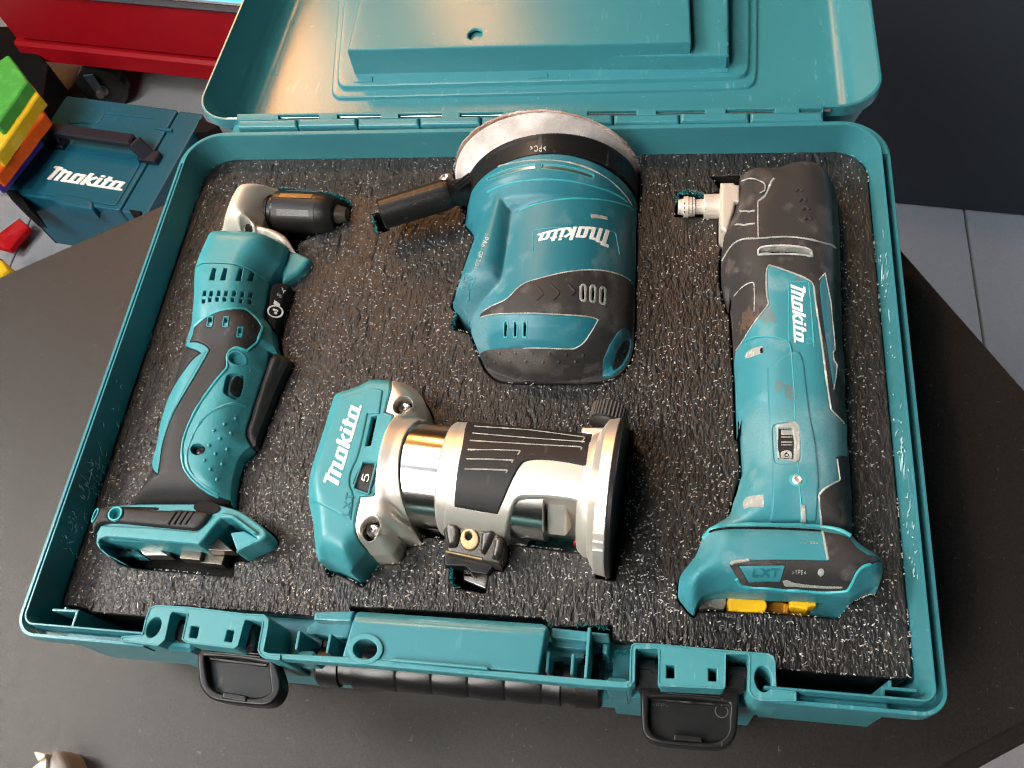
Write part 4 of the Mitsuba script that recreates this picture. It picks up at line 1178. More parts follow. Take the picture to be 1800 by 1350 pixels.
# ------------------------------------------------------------------ palm sander
SZ = -.028
FLG = Rev((.0285, .136, SZ), (.0285, .08, SZ), [(0, .0590), (.002, .0596), (.016, .0585), (.0175, .0575), (.030, .0545), (.034, .0505), (.035, .01), (.056, .01)])
BDY = Rev((.0372, .112, SZ), (.0372, -.010, SZ), [(-.01, .0515), (.0, .0515), (.05, .0525), (.080, .0525), (.090, .0510), (.099, .0470), (.106, .0405), (.111, .0320), (.1145, .0215), (.117, .008), (.122, .002)])
sb_px = [(1117, 372), (1118, 430), (1116, 500), (1115, 590), (1110, 625), (1096, 648), (1075, 661), (1050, 666), (1000, 668), (900, 667), (872, 663), (852, 645), (842, 620), (834, 600), (828, 585), (825, 574), (824, 564), (816, 554), (802, 544), (793, 534), (796, 525),
         (813, 473), (836, 410), (845, 389), (832, 386), (825, 368), (822, 347)]
SBP = poly(sb_px, Flat(-.016), corner=70)
flr = box(-.0305, .100, .0885, .1358)
s_body = big(SBP.union(flr.intersection(Polygon([(-.0305, .136), (-.0305, .118), (-.022, .108), (.089, .098), (.089, .136)]))).buffer(.0004).buffer(-.0004))
fin_px = zD((770, 600), (800, 605), (1000, 690), (1005, 850), (972, 1190), (915, 1310), (720, 1345)) + [(802, 544), (793, 534), (796, 525), (813, 473), (836, 410), (845, 389)]
FIN = Pillow(poly(fin_px, Flat(-.004)), .043, .0215, p=2.0, soft=.0012)
SA = Max(BDY, FLG, FIN, k=.0012)
pockets.append(s_body.buffer(.0012))
pockets.append(poly(zE((60, 590), (110, 420), (180, 470), (222, 520), (240, 640), (200, 625)), Flat(ZF), False))
sz = lambda px, **k: poly(px, SA, **k)
rub_px = zE((318, 472), (345, 440), (440, 385), (540, 345), (600, 290), (640, 240), (720, 185), (850, 150), (1000, 110), (1150, 85), (1300, 75), (1450, 90), (1560, 125), (1640, 172), (1690, 215), (1740, 260), (1740, 800), (1700, 1080), (1400, 1100), (480, 1090), (330, 1060), (280, 900), (306, 862),
            (315, 815), (340, 795), (480, 775), (700, 765), (900, 768), (1120, 777), (1180, 755), (1230, 720), (1290, 640), (1358, 515), (1340, 500), (1140, 477), (900, 466), (560, 468), (330, 492))
rubber = big(Polygon(curve(lift(rub_px, SA)[:, :2])).buffer(0).intersection(s_body))
vents = [sz(zE((1200, 222), (1215, 203), (1240, 203), (1256, 225), (1253, 340), (1240, 356), (1212, 350), (1199, 335)), smooth=False), sz(zE((1286, 228), (1300, 210), (1325, 210), (1342, 232), (1338, 352), (1325, 366), (1296, 362), (1283, 345)), smooth=False),
         sz(zE((1372, 242), (1386, 225), (1412, 227), (1430, 250), (1425, 368), (1412, 384), (1382, 378), (1369, 360)), smooth=False)]
tsl = [sz(zE((x, 522), (x + 34, 520), (x + 38, 545), (x + 32, 660), (x + 18, 672), (x - 4, 664)), smooth=False) for x in (528, 612, 696)]
fsl_ = lambda px: Polygon(curve(lift(px, Flat(.022))[:, :2])).buffer(0)
fsl = [sz(zD((745, 497), (800, 470), (900, 435), (1040, 408), (1046, 438), (900, 465), (800, 495), (752, 515))), sz(zD((1078, 408), (1180, 415), (1290, 435), (1406, 474), (1400, 504), (1290, 472), (1180, 450), (1075, 440)))]
teal = s_body.difference(rubber.buffer(.0001)).difference(unary_union(tsl + fsl))
add('palm_sander__body', skin(big(teal), SA, 0, rnd=.0004, base=-.06, spacing=.0014), 'm_teal_dusty_and_shade', label='dusty teal motor body of the sander')
add('palm_sander__inner_frame', skin(big(s_body.buffer(-.004)), SA, -.0045, rnd=0, depth=.01, spacing=.003), 'm_hole')
lob = teal if not hasattr(teal, 'geoms') else sorted(teal.geoms, key=lambda a: -a.area)[1]
if hasattr(teal, 'geoms'):
    add('palm_sander__side_panel', skin(lob, SA, .0002, rnd=.0006, base=-.06, spacing=.0014), 'm_teal_dusty_and_shade')
add('palm_sander__grip', skin(rubber.difference(unary_union(vents)), SA, .0006, rnd=.0006, base=-.06, spacing=.0014), 'm_rubber_dusty', label='dusty black rubber palm grip')
for g in vents:
    add('palm_sander__vent_frame', skin(lipring(g.buffer(.0003), .0015), SA, .0010, rnd=.0004, depth=.005, spacing=.002), 'm_dust_seam')
for g in tsl + fsl:
    add('palm_sander__vent_frame', skin(big(lipring(g.buffer(.0001), .0006)), SA, .0003, rnd=.0002, depth=.004, spacing=.002), 'm_teal_edge')
for g in fsl:
    add('palm_sander__vent_floor', skin(g.buffer(.0002), SA, -.0010, rnd=0, depth=.0015, spacing=.002), 'm_steel')
add('palm_sander__seam', bead(rub_px[1:14], SA, .00045, .0003), 'm_dust_seam')
add('palm_sander__seam', bead(rub_px[26:], SA, .00040, .0003), 'm_dust_seam')
chev = [bead(zE(*c), SA, .0007, .0006) for c in (((820, 225), (880, 290), (815, 345)), ((940, 205), (1018, 280), (965, 340)), ((1095, 205), (1155, 270), (1120, 300)))]
add('palm_sander__grip__chevrons', cat(chev), 'm_rubber_dusty', kind='stuff')
add('palm_sander__grip_pips', cat([bump(q, SA, .0011, .0014) for q in zE((370, 828), (490, 803), (630, 803), (780, 803), (928, 808), (1075, 818), (1225, 822), (450, 882), (582, 880), (722, 878), (870, 882), (1010, 884), (1160, 886))]), 'm_rubber_dusty', kind='stuff')
bd_o = sz(zE((1396, 1020), (1398, 930), (1420, 830), (1460, 730), (1510, 650), (1560, 598), (1600, 590), (1640, 625), (1660, 700), (1640, 830), (1590, 930), (1520, 985), (1480, 1020)))
bd_i = sz(zE((1500, 960), (1492, 900), (1515, 810), (1555, 730), (1595, 690), (1630, 700), (1640, 760), (1600, 860), (1550, 930)))
bd_o = big(bd_o.intersection(s_body))
add('palm_sander__round_badge', skin(big(bd_o.difference(bd_i)), SA, .0022, rnd=.0016, depth=.005, spacing=.0012), 'm_teal_dusty_and_shade')
add('palm_sander__round_badge__lens', skin(big(bd_i.intersection(s_body)), SA, .0010, rnd=.001, depth=.003, spacing=.0015), 'm_black_gloss')
# shoulders of the flange, worn pale along the edge
for line in (zD((750, 582), (860, 535), (1000, 510), (1150, 505), (1300, 522), (1450, 565), (1600, 640)), zD((948, 690), (1050, 655), (1250, 622), (1400, 625), (1560, 655), (1640, 690))):
    add('palm_sander__shoulder', bead(line, SA, .0006, -.0001), 'm_teal_edge')
add('palm_sander__flange_edge', bead(zD((632, 625), (660, 545), (745, 455), (900, 405), (1075, 385), (1250, 400), (1400, 450), (1530, 535), (1630, 660)), SA, .0006, -.0002), 'm_dust_seam')
logo_on('palm_sander__logo', zD((1496, 815), (1045, 842), (1062, 893), (1512, 930)), SA, .0005)
fr = [bead(zD((1028, 935), (1030, 815), (1250, 798), (1530, 830), (1555, 960)), SA, .0003, .0001, smooth=False)]
add('palm_sander__logo_frame', cat(fr), 'm_teal_edge')
add('palm_sander__index_mark', skin(sz(zD((1380, 715), (1480, 732), (1486, 750), (1382, 740)), smooth=False), SA, .0006, rnd=.0003, depth=.002), 'm_dust_seam')
text_on('palm_sander__moulded_text', '>PA6-GF30<', zD((738, 832), (666, 1050), (692, 1058), (768, 840)), SA, 'm_dust_seam', .0003)
text_on('palm_sander__moulded_text', 'LXT', zD((612, 1100), (596, 1240), (640, 1250), (660, 1110)), SA, 'm_teal_dusty_and_shade', .0007, True)
add('palm_sander__text_frame', bead(zD((620, 1085), (680, 1100), (625, 1255)), SA, .0003, .0001, smooth=False), 'm_teal_edge')
# ring, dust nozzle, pad
q0, q1 = np.array([.0290, .1340, SZ]), np.array([.0275, .1500, SZ])
add('palm_sander__skirt_ring', lathe(q0, q1, [(0, .03), (0, .0592), (.0006, .0602), (.0110, .0612), (.0118, .0618), (.0150, .0622), (.0160, .0615), (.0160, .03)], 160), 'm_black_gloss', smooth=40, label='glossy black skirt ring')
RG = Rev(q0, q1, [(0, .0607), (.016, .0615)])
text_on('palm_sander__skirt_ring__text', '>PC<', [zD((1108, 300))[0], zD((1010, 300))[0], zD((1010, 335))[0], zD((1108, 338))[0]], RG, 'm_grey_print', .0004)
rng = np.random.default_rng(3)
pc, pd = np.array([.0235, .1500, SZ]), np.array([.0225, .1660, SZ])
pad = lathe(pc, pd, [(-.002, .02), (-.002, .0565), (.001, .0580), (.006, .0612), (.0105, .0648), (.0125, .0662), (.0140, .0662), (.0142, .02)], 200)
pad.vertices += .0004 * (meshkit.fbm(pad.vertices * 160, 3, 4)[:, None] - .5)
add('palm_sander__pad', pad, 'm_pad', smooth=50, label='worn pale sanding pad with a frayed rim')
n = 300
an = np.arange(n) * 2 * np.pi / n
rr = .0667 + .0010 * (meshkit.fbm(np.c_[an * 14, an * 0, an * 0], 3, 2) - .5) + .0006 * (rng.random(n) - .5)
dk = pd + np.array([0, -.0016, 0])
v = np.vstack([np.c_[dk[0] + rr * np.cos(an), np.full(n, dk[1]), dk[2] + rr * np.sin(an)], np.c_[dk[0] + rr * np.cos(an), np.full(n, dk[1] + .0016), dk[2] + rr * np.sin(an)], [dk + [0, .0016, 0]], [dk]])
i = np.arange(n); j = (i + 1) % n
disc = trimesh.Trimesh(v, np.vstack([np.c_[i, n + j, j], np.c_[i, n + i, n + j], np.c_[n + i, np.full(n, 2 * n), n + j], np.c_[i, j, np.full(n, 2 * n + 1)]]), process=False)
disc.fix_normals()
add('palm_sander__abrasive_disc', disc, 'm_abrasive')
fz = []
for _ in range(420):
    a = rng.uniform(.1, math.pi - .1)
    r = .0664 + rng.normal(0, .0004)
    p = np.array([dk[0] + r * math.cos(a), dk[1] + rng.uniform(-.002, .001), dk[2] + r * math.sin(a)])
    d = rng.normal(0, 1, 3) * .0007 + np.array([math.cos(a), 0, math.sin(a)]) * rng.uniform(0, .0009)
    fz.append(tube([p, p + d * .6, p + d + rng.normal(0, .0002, 3)], .00013, 4, caps=False))
add('palm_sander__pad_fluff', cat(fz), 'm_pad', kind='stuff')
n0, n1 = np.array([-.0845, .1120, -.0015]), np.array([-.0390, .1290, -.0005])
nl = np.linalg.norm(n1 - n0)
add('palm_sander__dust_nozzle', lathe(n0, n1, [(.012, 0), (.012, .0088), (0, .0092), (-.0004, .0098), (.0004, .0105), (nl - .004, .0107), (nl, .0100), (nl, 0)], 48), 'm_black_gloss', label='black dust extraction nozzle')
nk = np.array([[-.042, .1278, -.0005], [-.036, .1305, -.002], [-.030, .1350, -.006], [-.022, .140, -.012]])
add('palm_sander__nozzle_neck', tube(nk, [.0095, .0088, .0100, .0125], 24), 'm_black_gloss')
for k in range(3):
    o = lift(zD((560 + k * 6, 530 + k * 16)), Flat(.008 - k * .001))[0]
    e = lift(zD((640 + k * 4, 468 + k * 22)), Flat(.008 - k * .001))[0]
    add('palm_sander__nozzle_rib', tube([o, e], .0009, 8), 'm_black_gloss')
sp = lift(zD((497, 492)), Flat(.006))[0]
add('palm_sander__clamp_screw', lathe(sp - [0, 0, .008], sp, [(0, 0), (0, .0048), (.007, .0046), (.0075, .0030), (.0088, .0028), (.0094, .0018), (.0086, .0008), (.0086, 0)], 28, up=(1, 0, 0)), 'm_steel')
pockets += [poly(zD((40, 715), (90, 700), (160, 810), (75, 835)), Flat(ZF), False), Polygon([(-.0465, .186), (.0885, .186), (.0895, .160), (.0912, .150), (.0905, .128), (-.034, .128), (-.0455, .160)])]
tagthing('palm_sander', 'dusty teal and black cordless palm sander with a round pale pad and black dust nozzle', 'sander')

# ------------------------------------------------------------------ oscillating multi-tool
m_px = (zH((640, 520), (600, 590), (570, 660), (540, 760), (533, 920), (540, 1060), (550, 1130), (580, 1250), (605, 1330)) + zJ((205, 380), (228, 480), (238, 620), (245, 800), (258, 1000), (263, 1200), (268, 1350)) +
        zK((382, 0), (386, 200), (404, 480), (370, 540), (352, 610), (335, 680), (300, 760), (275, 890), (150, 950), (70, 1005)) + zL((300, 300), (600, 330), (1300, 330), (1466, 312)) +
        zK((1382, 1060), (1378, 800), (1366, 500), (1348, 300), (1336, 0)) + zJ((1010, 1200), (1000, 900), (980, 600), (972, 300)) + zH((1642, 900), (1636, 650), (1625, 450), (1600, 290), (1560, 190), (1480, 120), (1380, 78), (1200, 70), (1080, 102), (1025, 137), (900, 130), (705, 128), (690, 300)))
MP = poly(m_px, Flat(-.012), corner=60)
mh = lambda xy: np.interp(np.asarray(xy)[:, 1], [-.13, -.10, -.03, .04, .08, .11], [.030, .031, .033, .036, .037, .036])
MT = Pillow(MP, mh, .026, p=2.3)
pockets.append(MP.buffer(.0015))
mz = lambda px, **k: poly(px, MT, **k).intersection(MP)
panel_px = zJ((465, 215), (475, 188), (500, 185), (600, 220), (770, 290), (795, 318), (805, 420), (828, 560), (850, 700), (865, 830), (880, 950), (900, 1090), (916, 1190), (960, 1240), (1010, 1300)) + \
    zK((1345, 20), (1352, 320), (1245, 335), (1255, 350), (1282, 545), (1140, 620), (1088, 675), (1095, 800), (1112, 985), (1240, 1000), (1390, 1060), (1420, 1100), (0, 1120), (-50, 1060)) + \
    zJ((180, 1350), (170, 1000), (180, 800), (247, 788), (300, 712), (430, 520), (482, 455), (470, 400), (462, 300))
panel = big(Polygon(curve(lift(panel_px, MT)[:, :2], corner=40)).buffer(0).intersection(MP))
slit = mz(zJ((830, 290), (875, 240), (886, 262), (900, 350), (915, 450), (930, 610), (945, 775), (930, 790), (936, 850), (957, 882), (950, 970), (935, 1052), (925, 990), (900, 840), (880, 700), (850, 480)), corner=40)
topslot = mz(zH((880, 858), (874, 815), (900, 785), (1000, 772), (1120, 768), (1250, 778), (1340, 795), (1385, 820), (1393, 872), (1362, 872), (1335, 862), (1230, 852), (1100, 848), (980, 854)))
dial_g = mz(zK((720, 72), (840, 66), (860, 180), (858, 350), (800, 350), (735, 345), (725, 200)), smooth=False)
side_sw = mz(zK((330, -40), (378, 20), (385, 200), (402, 470), (360, 560), (300, 600)), corner=60)
black = MP.difference(panel.buffer(.0002)).difference(slit.buffer(.0001)).difference(topslot)
for g in sorted(black.geoms if hasattr(black, 'geoms') else [black], key=lambda a: -a.area):
    if g.area > 4e-6:
        add('multi_tool__rubber_cover', skin(g, MT, .0004, rnd=.0006, base=-.05, spacing=.0014), 'm_rubber_dusty', label='dusty black rubber cover' if g.area > 2e-3 else None)
add('multi_tool__housing', skin(panel.difference(dial_g).difference(side_sw), MT, 0, rnd=.0006, base=-.05, spacing=.0014), 'm_teal_dusty', label='long teal handle shell with dust and rust-coloured smears')
add('multi_tool__inner_frame', skin(big(MP.buffer(-.004)), MT, -.005, rnd=0, depth=.01, spacing=.003), 'm_hole')
add('multi_tool__side_strip', skin(slit, MT, .0002, rnd=.0005, depth=.01, spacing=.0014), 'm_teal_dusty')
add('multi_tool__side_switch', skin(big(side_sw), MT, -.0015, rnd=.0004, base=-.05, spacing=.0016), 'm_black')
add('multi_tool__seam', bead(zJ((470, 400), (464, 300), (466, 205), (485, 184), (600, 220), (770, 290), (797, 322), (805, 420), (850, 700), (880, 950), (916, 1190), (960, 1240), (1008, 1290)), MT, .00055, .0002), 'm_dust_seam')
add('multi_tool__seam', bead(zJ((470, 400), (482, 455), (430, 520), (300, 712), (252, 780)), MT, .00042, .0002, smooth=False), 'm_dust_seam')
add('multi_tool__seam', bead(zJ((830, 290), (875, 240), (915, 450), (945, 775), (930, 790), (936, 850), (957, 882), (950, 970), (935, 1052)), MT, .0004, .0003, smooth=False), 'm_dust_seam')
add('multi_tool__seam', bead(zK((1255, 350), (1282, 545), (1140, 620), (1088, 675), (1095, 800), (1112, 985)), MT, .0005, .0003, smooth=False), 'm_dust_seam')
add('multi_tool__seam', bead(zJ((290, 740), (340, 705), (450, 685), (545, 695), (610, 715), (635, 755), (645, 900), (660, 1100), (664, 1265)), MT, .0004, .0010), 'm_teal_edge')
add('multi_tool__seam', bead(zK((888, 385), (905, 480)), MT, .0004, .0012, smooth=False), 'm_teal_edge')
add('multi_tool__seam', bead(zK((905, 600), (922, 985)), MT, .0004, .0012, smooth=False), 'm_teal_edge')
add('multi_tool__seam', bead(zH((537, 915), (600, 800), (660, 740), (720, 712), (870, 710), (1040, 690), (1200, 686), (1350, 710), (1500, 755), (1612, 797)), MT, .0006, .0006), 'm_dust_seam')
add('multi_tool__seam', bead(zH((876, 352), (876, 540), (880, 705)), MT, .0005, .0004, smooth=False), 'm_dust_seam')
add('multi_tool__seam', bead(zH((878, 350), (940, 310), (975, 240), (1000, 170), (1030, 135)), MT, .0007, .0006), 'm_dust_seam')
add('multi_tool__seam', bead(zJ((380, 510), (382, 400), (380, 310), (365, 303), (300, 335), (240, 400)), MT, .00035, .0004), 'm_dust_seam')
add('multi_tool__seam', bead(zH((660, 575), (740, 578), (850, 562)), MT, .0006, .0006, smooth=False), 'm_dust_seam')
# facets of the spine
spine = mz(zJ((470, 905), (620, 792), (690, 788), (722, 830), (740, 1000), (772, 1260)) + zK((1060, 200), (1090, 560), (1080, 640), (1060, 930), (640, 930), (660, 420), (640, 100)) + zJ((478, 1200)), corner=30)
spine = big(spine.difference(dial_g.buffer(.003)))
add('multi_tool__spine', skin(spine, MT, .0011, rnd=.0011, depth=.002, spacing=.0018), 'm_teal_dusty')
rim = lipring(topslot.buffer(.0006), .0012)
add('multi_tool__top_slot_rim', skin(big(rim), MT, .0012, rnd=.0005, depth=.006, spacing=.002), 'm_dust_seam')
add('multi_tool__top_slot_bar', skin(mz(zH((890, 850), (890, 830), (1000, 825), (1000, 855))), MT, -.0006, rnd=0, depth=.003), 'm_dust_seam')
add('multi_tool__top_slot_bar', skin(mz(zH((1225, 835), (1340, 840), (1345, 862), (1228, 855))), MT, -.0006, rnd=0, depth=.003), 'm_dust_seam')
chv = []
for x, y in ((1265, 240), (1300, 330), (1328, 415), (1348, 508)):
    chv.append(bead(zH((x - 32, y + 22), (x - 4, y - 18), (x + 32, y + 14)), MT, .0010, .0004, smooth=False))
add('multi_tool__chevrons', cat(chv), 'm_rubber_dusty', kind='stuff')
logo_on('multi_tool__logo', zJ((634, 318), (660, 735), (748, 722), (738, 318)), MT, .0004)
add('multi_tool__logo_frame', cat(bead(zJ((625, 745), (618, 300), (760, 300), (778, 480), (798, 752)), MT, .0003, .0001, smooth=False)), 'm_teal_edge')
g = oval(zJ((768, 712))[0], MT, .0020, .0020)
add('multi_tool__round_mark', skin(lipring(g, .0004), MT, .0003, rnd=0, depth=.0005, spacing=.002), 'm_teal_edge')
for px in (zJ((318, 835), (322, 800), (350, 772), (440, 748), (442, 800), (400, 808), (345, 832)), zK((385, 750), (420, 700), (480, 682), (585, 672), (586, 790), (540, 788), (460, 785), (405, 808))):
    g = mz(px)
    add('multi_tool__vent', skin(g, MT, .0003, rnd=.0002, depth=.002, spacing=.002), 'm_dust_seam')
e = mz(zJ((420, 765), (438, 760), (440, 798), (422, 800)), smooth=False)
add('multi_tool__vent_gap', skin(e, MT, .0005, rnd=0, depth=.001), 'm_hole')
add('multi_tool__dial_well', skin(dial_g.buffer(.001), MT, -.005, rnd=0, depth=.001), 'm_hole')
dr_ = mz(zK((700, 40), (840, 12), (870, 5), (920, 60), (920, 350), (885, 380), (730, 350), (705, 330)), smooth=False)
add('multi_tool__dial_rim', skin(big(dr_.difference(dial_g)), MT, .0012, rnd=.0009, depth=.004, spacing=.0012), 'm_dust_seam', label='dust-caked rim of the speed dial')
dpts = lift(zK((790, 75), (797, 345)), MT)
dm = dpts.mean(0)
zt = MT.z(dm[None, :2])[0] + .0004
dl = np.array([1., 0, 0])
add('multi_tool__dial', lathe(np.array([dm[0], dm[1], zt - .026]) - dl * .0046, np.array([dm[0], dm[1], zt - .026]) + dl * .0046, [(0, 0), (0, .0256), (.0004, .026), (.0088, .026), (.0092, .0256), (.0092, 0)], 96), 'm_rubber')
DS = Rev((dm[0] - .01, dm[1], zt - .026), (dm[0] + .01, dm[1], zt - .026), [(0, .026), (.02, .026)])
for y0, y1 in ((82, 128), (140, 152), (186, 200), (212, 222)):
    g = poly(zK((742, y0), (845, y0 + 2), (848, y1), (742, y1)), DS, False)
    add('multi_tool__dial__ridge', skin(g, DS, .0003, rnd=.0002, depth=.001), 'm_dust_seam')
g = poly(zK((740, 290), (770, 268), (815, 268), (842, 290), (845, 345), (740, 340)), DS)
add('multi_tool__dial__ridge', skin(g, DS, .0003, rnd=.0002, depth=.001), 'm_dust_seam')
text_on('multi_tool__dial__number', '6', zK((770, 330), (815, 330), (815, 280), (770, 280)), DS, 'm_black', .0005)
g = oval(zK((890, 545))[0], MT, .0050, .0042)
add('multi_tool__screw_boss', skin(g, MT, .0012, rnd=.0012, depth=.003, spacing=.0009), 'm_teal_edge')
c = lift(zK((890, 545)), MT)[0]
add('multi_tool__screw', lathe(c, c + [0, 0, .0022], [(0, 0), (0, .0028), (.0016, .0027), (.0022, .0018), (.0016, .0010), (.0016, 0)], 24, up=(1, 0, 0)), 'm_alu')
g = mz(zK((915, 772), (962, 775), (966, 935), (920, 938)), smooth=False)
add('multi_tool__lens', skin(g, MT, .0020, rnd=.0005, depth=.003), 'm_dust_seam')
rs = mz(zJ((415, 600), (430, 545), (500, 500), (508, 520), (470, 570), (450, 615)))
# gear head, lever and spindle
hp = poly(zH((520, 172), (650, 170), (662, 190), (705, 190), (705, 360), (662, 362), (650, 430), (622, 520), (600, 600), (580, 645), (545, 620), (520, 600)), Flat(-.004), False)
add('multi_tool__gear_case', skin(hp, Flat(-.003), 0, rnd=.0018, base=-.045, spacing=.002), 'm_alu_head', label='bare metal gear case')
lv = mz(zH((712, 168), (800, 166), (880, 165), (930, 185), (950, 220), (940, 262), (890, 285), (718, 285)))
add('multi_tool__lever', skin(lv, MT, .0018, rnd=.001, depth=.004, spacing=.0014), 'm_rubber_dusty')
add('multi_tool__lever_edge', bead(zH((720, 168), (880, 166), (930, 185), (948, 222), (938, 262), (890, 284)), MT, .0004, .0018), 'm_dust_seam')
add('multi_tool__bracket', bead(zH((705, 440), (715, 450), (790, 450), (850, 440)), MT, .0007, .0006, smooth=False), 'm_dust_seam')
s0, s1 = un(zH((110, 400), (540, 392)), -.016)
sl = np.linalg.norm(s1 - s0)
sx = lambda x: (x - 110) / 430 * sl
mm_ = scale_at(s0) / 5.4
add('multi_tool__spindle', lathe(s0, s1, [(sx(118), 0), (sx(118), 70 * mm_), (sx(170), 78 * mm_), (sx(172), 98 * mm_), (sx(215), 102 * mm_), (sx(218), 92 * mm_), (sx(250), 92 * mm_), (sx(252), 76 * mm_), (sx(256), 76 * mm_), (sx(258), 90 * mm_), (sx(276), 90 * mm_), (sx(278), 70 * mm_),
                                         (sx(362), 72 * mm_), (sx(365), 112 * mm_), (sx(372), 116 * mm_), (sx(520), 116 * mm_), (sx(522), 0)], 64), 'm_alu_head')
add('multi_tool__spindle__notch', cat([tube(un(zH((176, y), (186, y)), .0015), .0006, 6) for y in (365, 405, 445)]), 'm_hole', kind='stuff')
pockets += [hp.buffer(.001), poly(zH((95, 340), (110, 250), (230, 232), (365, 275), (520, 240), (460, 150), (430, 105), (700, 95), (1060, 95), (1080, 200), (700, 300), (560, 480), (500, 492), (85, 490)), Flat(ZF), False)]

# battery foot
BT = Flat(-.012)
base = poly(zL((300, 288), (345, 252), (420, 232), (500, 222), (800, 219), (1225, 240), (1340, 258), (1450, 300), (1500, 370), (1590, 430), (1675, 478), (1700, 575), (1664, 716), (1640, 700), (1610, 712), (1500, 765), (1440, 800), (1200, 772), (700, 760), (500, 742), (390, 747), (330, 765), (270, 802), (228, 884), (180, 850), (150, 805), (93, 740), (110, 620), (180, 540), (235, 470), (270, 380)), BT, corner=70)
BS = Pillow(base, .034, .015, p=2.4)
ov = poly(zL((510, 510), (530, 490), (660, 474), (880, 470), (1130, 472), (1290, 478), (1262, 350), (1238, 248), (1340, 262), (1455, 300), (1500, 370), (1600, 435), (1710, 480), (1650, 498), (1610, 500), (1560, 510), (1500, 570), (1470, 640), (1420, 720), (1200, 712), (1000, 702), (800, 692), (620, 682), (585, 650)), BS, corner=40).intersection(base)
badge = poly(zL((580, 520), (945, 515), (905, 642), (652, 646)), BS, False)
add('multi_tool__foot', skin(base.difference(ov), BS, 0, rnd=.0006, base=-.0205, spacing=.0015), 'm_teal_dusty', label='wide teal battery foot')
add('multi_tool__foot_cover', skin(big(ov.difference(badge.buffer(.0002))), BS, .0006, rnd=.0006, depth=.006, spacing=.0015), 'm_rubber_dusty')
add('multi_tool__foot_badge', skin(badge, BS, .0008, rnd=.0003, depth=.003), 'm_teal_dusty', label='teal badge with raised LXT letters')
text_on('multi_tool__foot_badge__text', 'LXT', zL((682, 612), (895, 608), (905, 545), (690, 545)), BS, 'm_teal_dusty_and_shade', .0016, True)  # letters darker than the badge: shading of their relief put into the colour
text_on('multi_tool__foot_text', '>TPE<', zL((998, 588), (1110, 588), (1110, 552), (998, 552)), BS, 'm_dust_seam', .0009)
text_on('multi_tool__foot_text', '-GF30<', zL((1060, 345), (1210, 345), (1206, 322), (1056, 322)), BS, 'm_dust_seam', .0003)
add('multi_tool__foot_dot', skin(oval(zL((1228, 570))[0], BS, .0016, .0016), BS, .0010, rnd=.0003, depth=.001), 'm_dust_seam')
add('multi_tool__foot_seam', bead(zL((515, 505), (530, 488), (660, 470)), BS, .0008, .0004), 'm_dust_seam')
add('multi_tool__foot_seam', bead(zL((1240, 250), (1262, 350), (1285, 470)), BS, .0008, .0004, smooth=False), 'm_dust_seam')
add('multi_tool__foot_seam', bead(zL((560, 620), (590, 668), (640, 688), (1000, 712), (1420, 730), (1460, 690), (1510, 570), (1560, 520), (1620, 505)), BS, .0009, .0002), 'm_teal_edge')
wear = poly(zL((925, 640), (960, 625), (1010, 660), (1400, 685), (1395, 700), (940, 682)), BS)
add('multi_tool__worn_patch', skin(wear, BS, .0010, rnd=.0003, depth=.001), 'm_dust_seam')
add('multi_tool__collar', bead(zL((298, 300), (345, 245), (430, 212), (500, 200), (800, 200), (1060, 205), (1240, 215), (1380, 250), (1455, 292)), Max(BS, MT), .0013, .0004), 'm_teal_edge')
add('multi_tool__collar_gap', bead(zL((345, 252), (430, 232), (500, 222), (800, 222), (1060, 232), (1225, 243)), Max(BS, MT), .0005, .0008), 'm_hole')
tm = lambda px, z, m, key='multi_tool__terminal', d=.02: add(key, skin(poly(px, Flat(z), False), Flat(z), 0, rnd=.0010, depth=d, spacing=.003), m)
tm(zL((497, 762), (640, 770), (770, 778), (800, 795), (806, 835), (785, 880), (640, 878), (497, 868)), -.0195, 'm_yellow')
tm(zL((800, 795), (1000, 805), (1135, 815), (1130, 908), (960, 905), (805, 880)), -.031, 'm_amber')
tm(zL((985, 782), (1195, 800), (1195, 828), (1135, 838), (1122, 862), (988, 838)), -.0200, 'm_yellow')
tm(zL((930, 808), (976, 812), (974, 892), (928, 888)), -.026, 'm_amber')
tm(zL((270, 812), (330, 775), (480, 752), (482, 800), (462, 862), (270, 852)), -.030, 'm_dust_seam', 'multi_tool__contact_plate')
tm(zL((1140, 790), (1480, 770), (1470, 820), (1400, 900), (1380, 930), (1140, 905)), -.032, 'm_teal_dusty', 'multi_tool__latch_recess')
tm(zL((1500, 760), (1520, 690), (1560, 570), (1590, 575), (1560, 650), (1570, 700), (1530, 740)), -.013, 'm_dust_seam', 'multi_tool__worn_edge', .004)
pockets += [base.buffer(.0008), poly(zL((225, 884), (270, 800), (500, 745), (1440, 780), (1500, 760), (1410, 880), (1370, 935), (1130, 918), (700, 885), (300, 872)), Flat(ZF), False)]
tagthing('multi_tool', 'long teal and dusty black oscillating multi-tool with yellow battery terminals', 'multi-tool')

# ------------------------------------------------------------------ foam insert
inner = Polygon(rrect(-.2398, -.1680, .2398, .1792, .022, .006))
front_cut = [poly(z7((240, 575), (455, 585), (465, 515), (390, 495), (240, 485)), Flat(ZF), False),
             big(poly(z8((-60, 640), (-70, 560), (40, 545), (50, 500), (1070, 560), (1110, 605), (1430, 600), (1430, 725), (1530, 730), (1540, 900), (-60, 880)), Flat(ZF), False)),
             mount_l.buffer(.0015), mount_r.buffer(.0015), box(xa, -.2, xb, -.1600), poly(z9((490, 880), (1060, 925), (1210, 920), (1200, 1010), (480, 1000)), Flat(ZF), False)]
cuts = unary_union([big(g).buffer(0) for g in pockets] + [big(g).buffer(0) for g in front_cut])
foam = big(inner.difference(cuts).buffer(-.0006).buffer(.0012).buffer(-.0006))


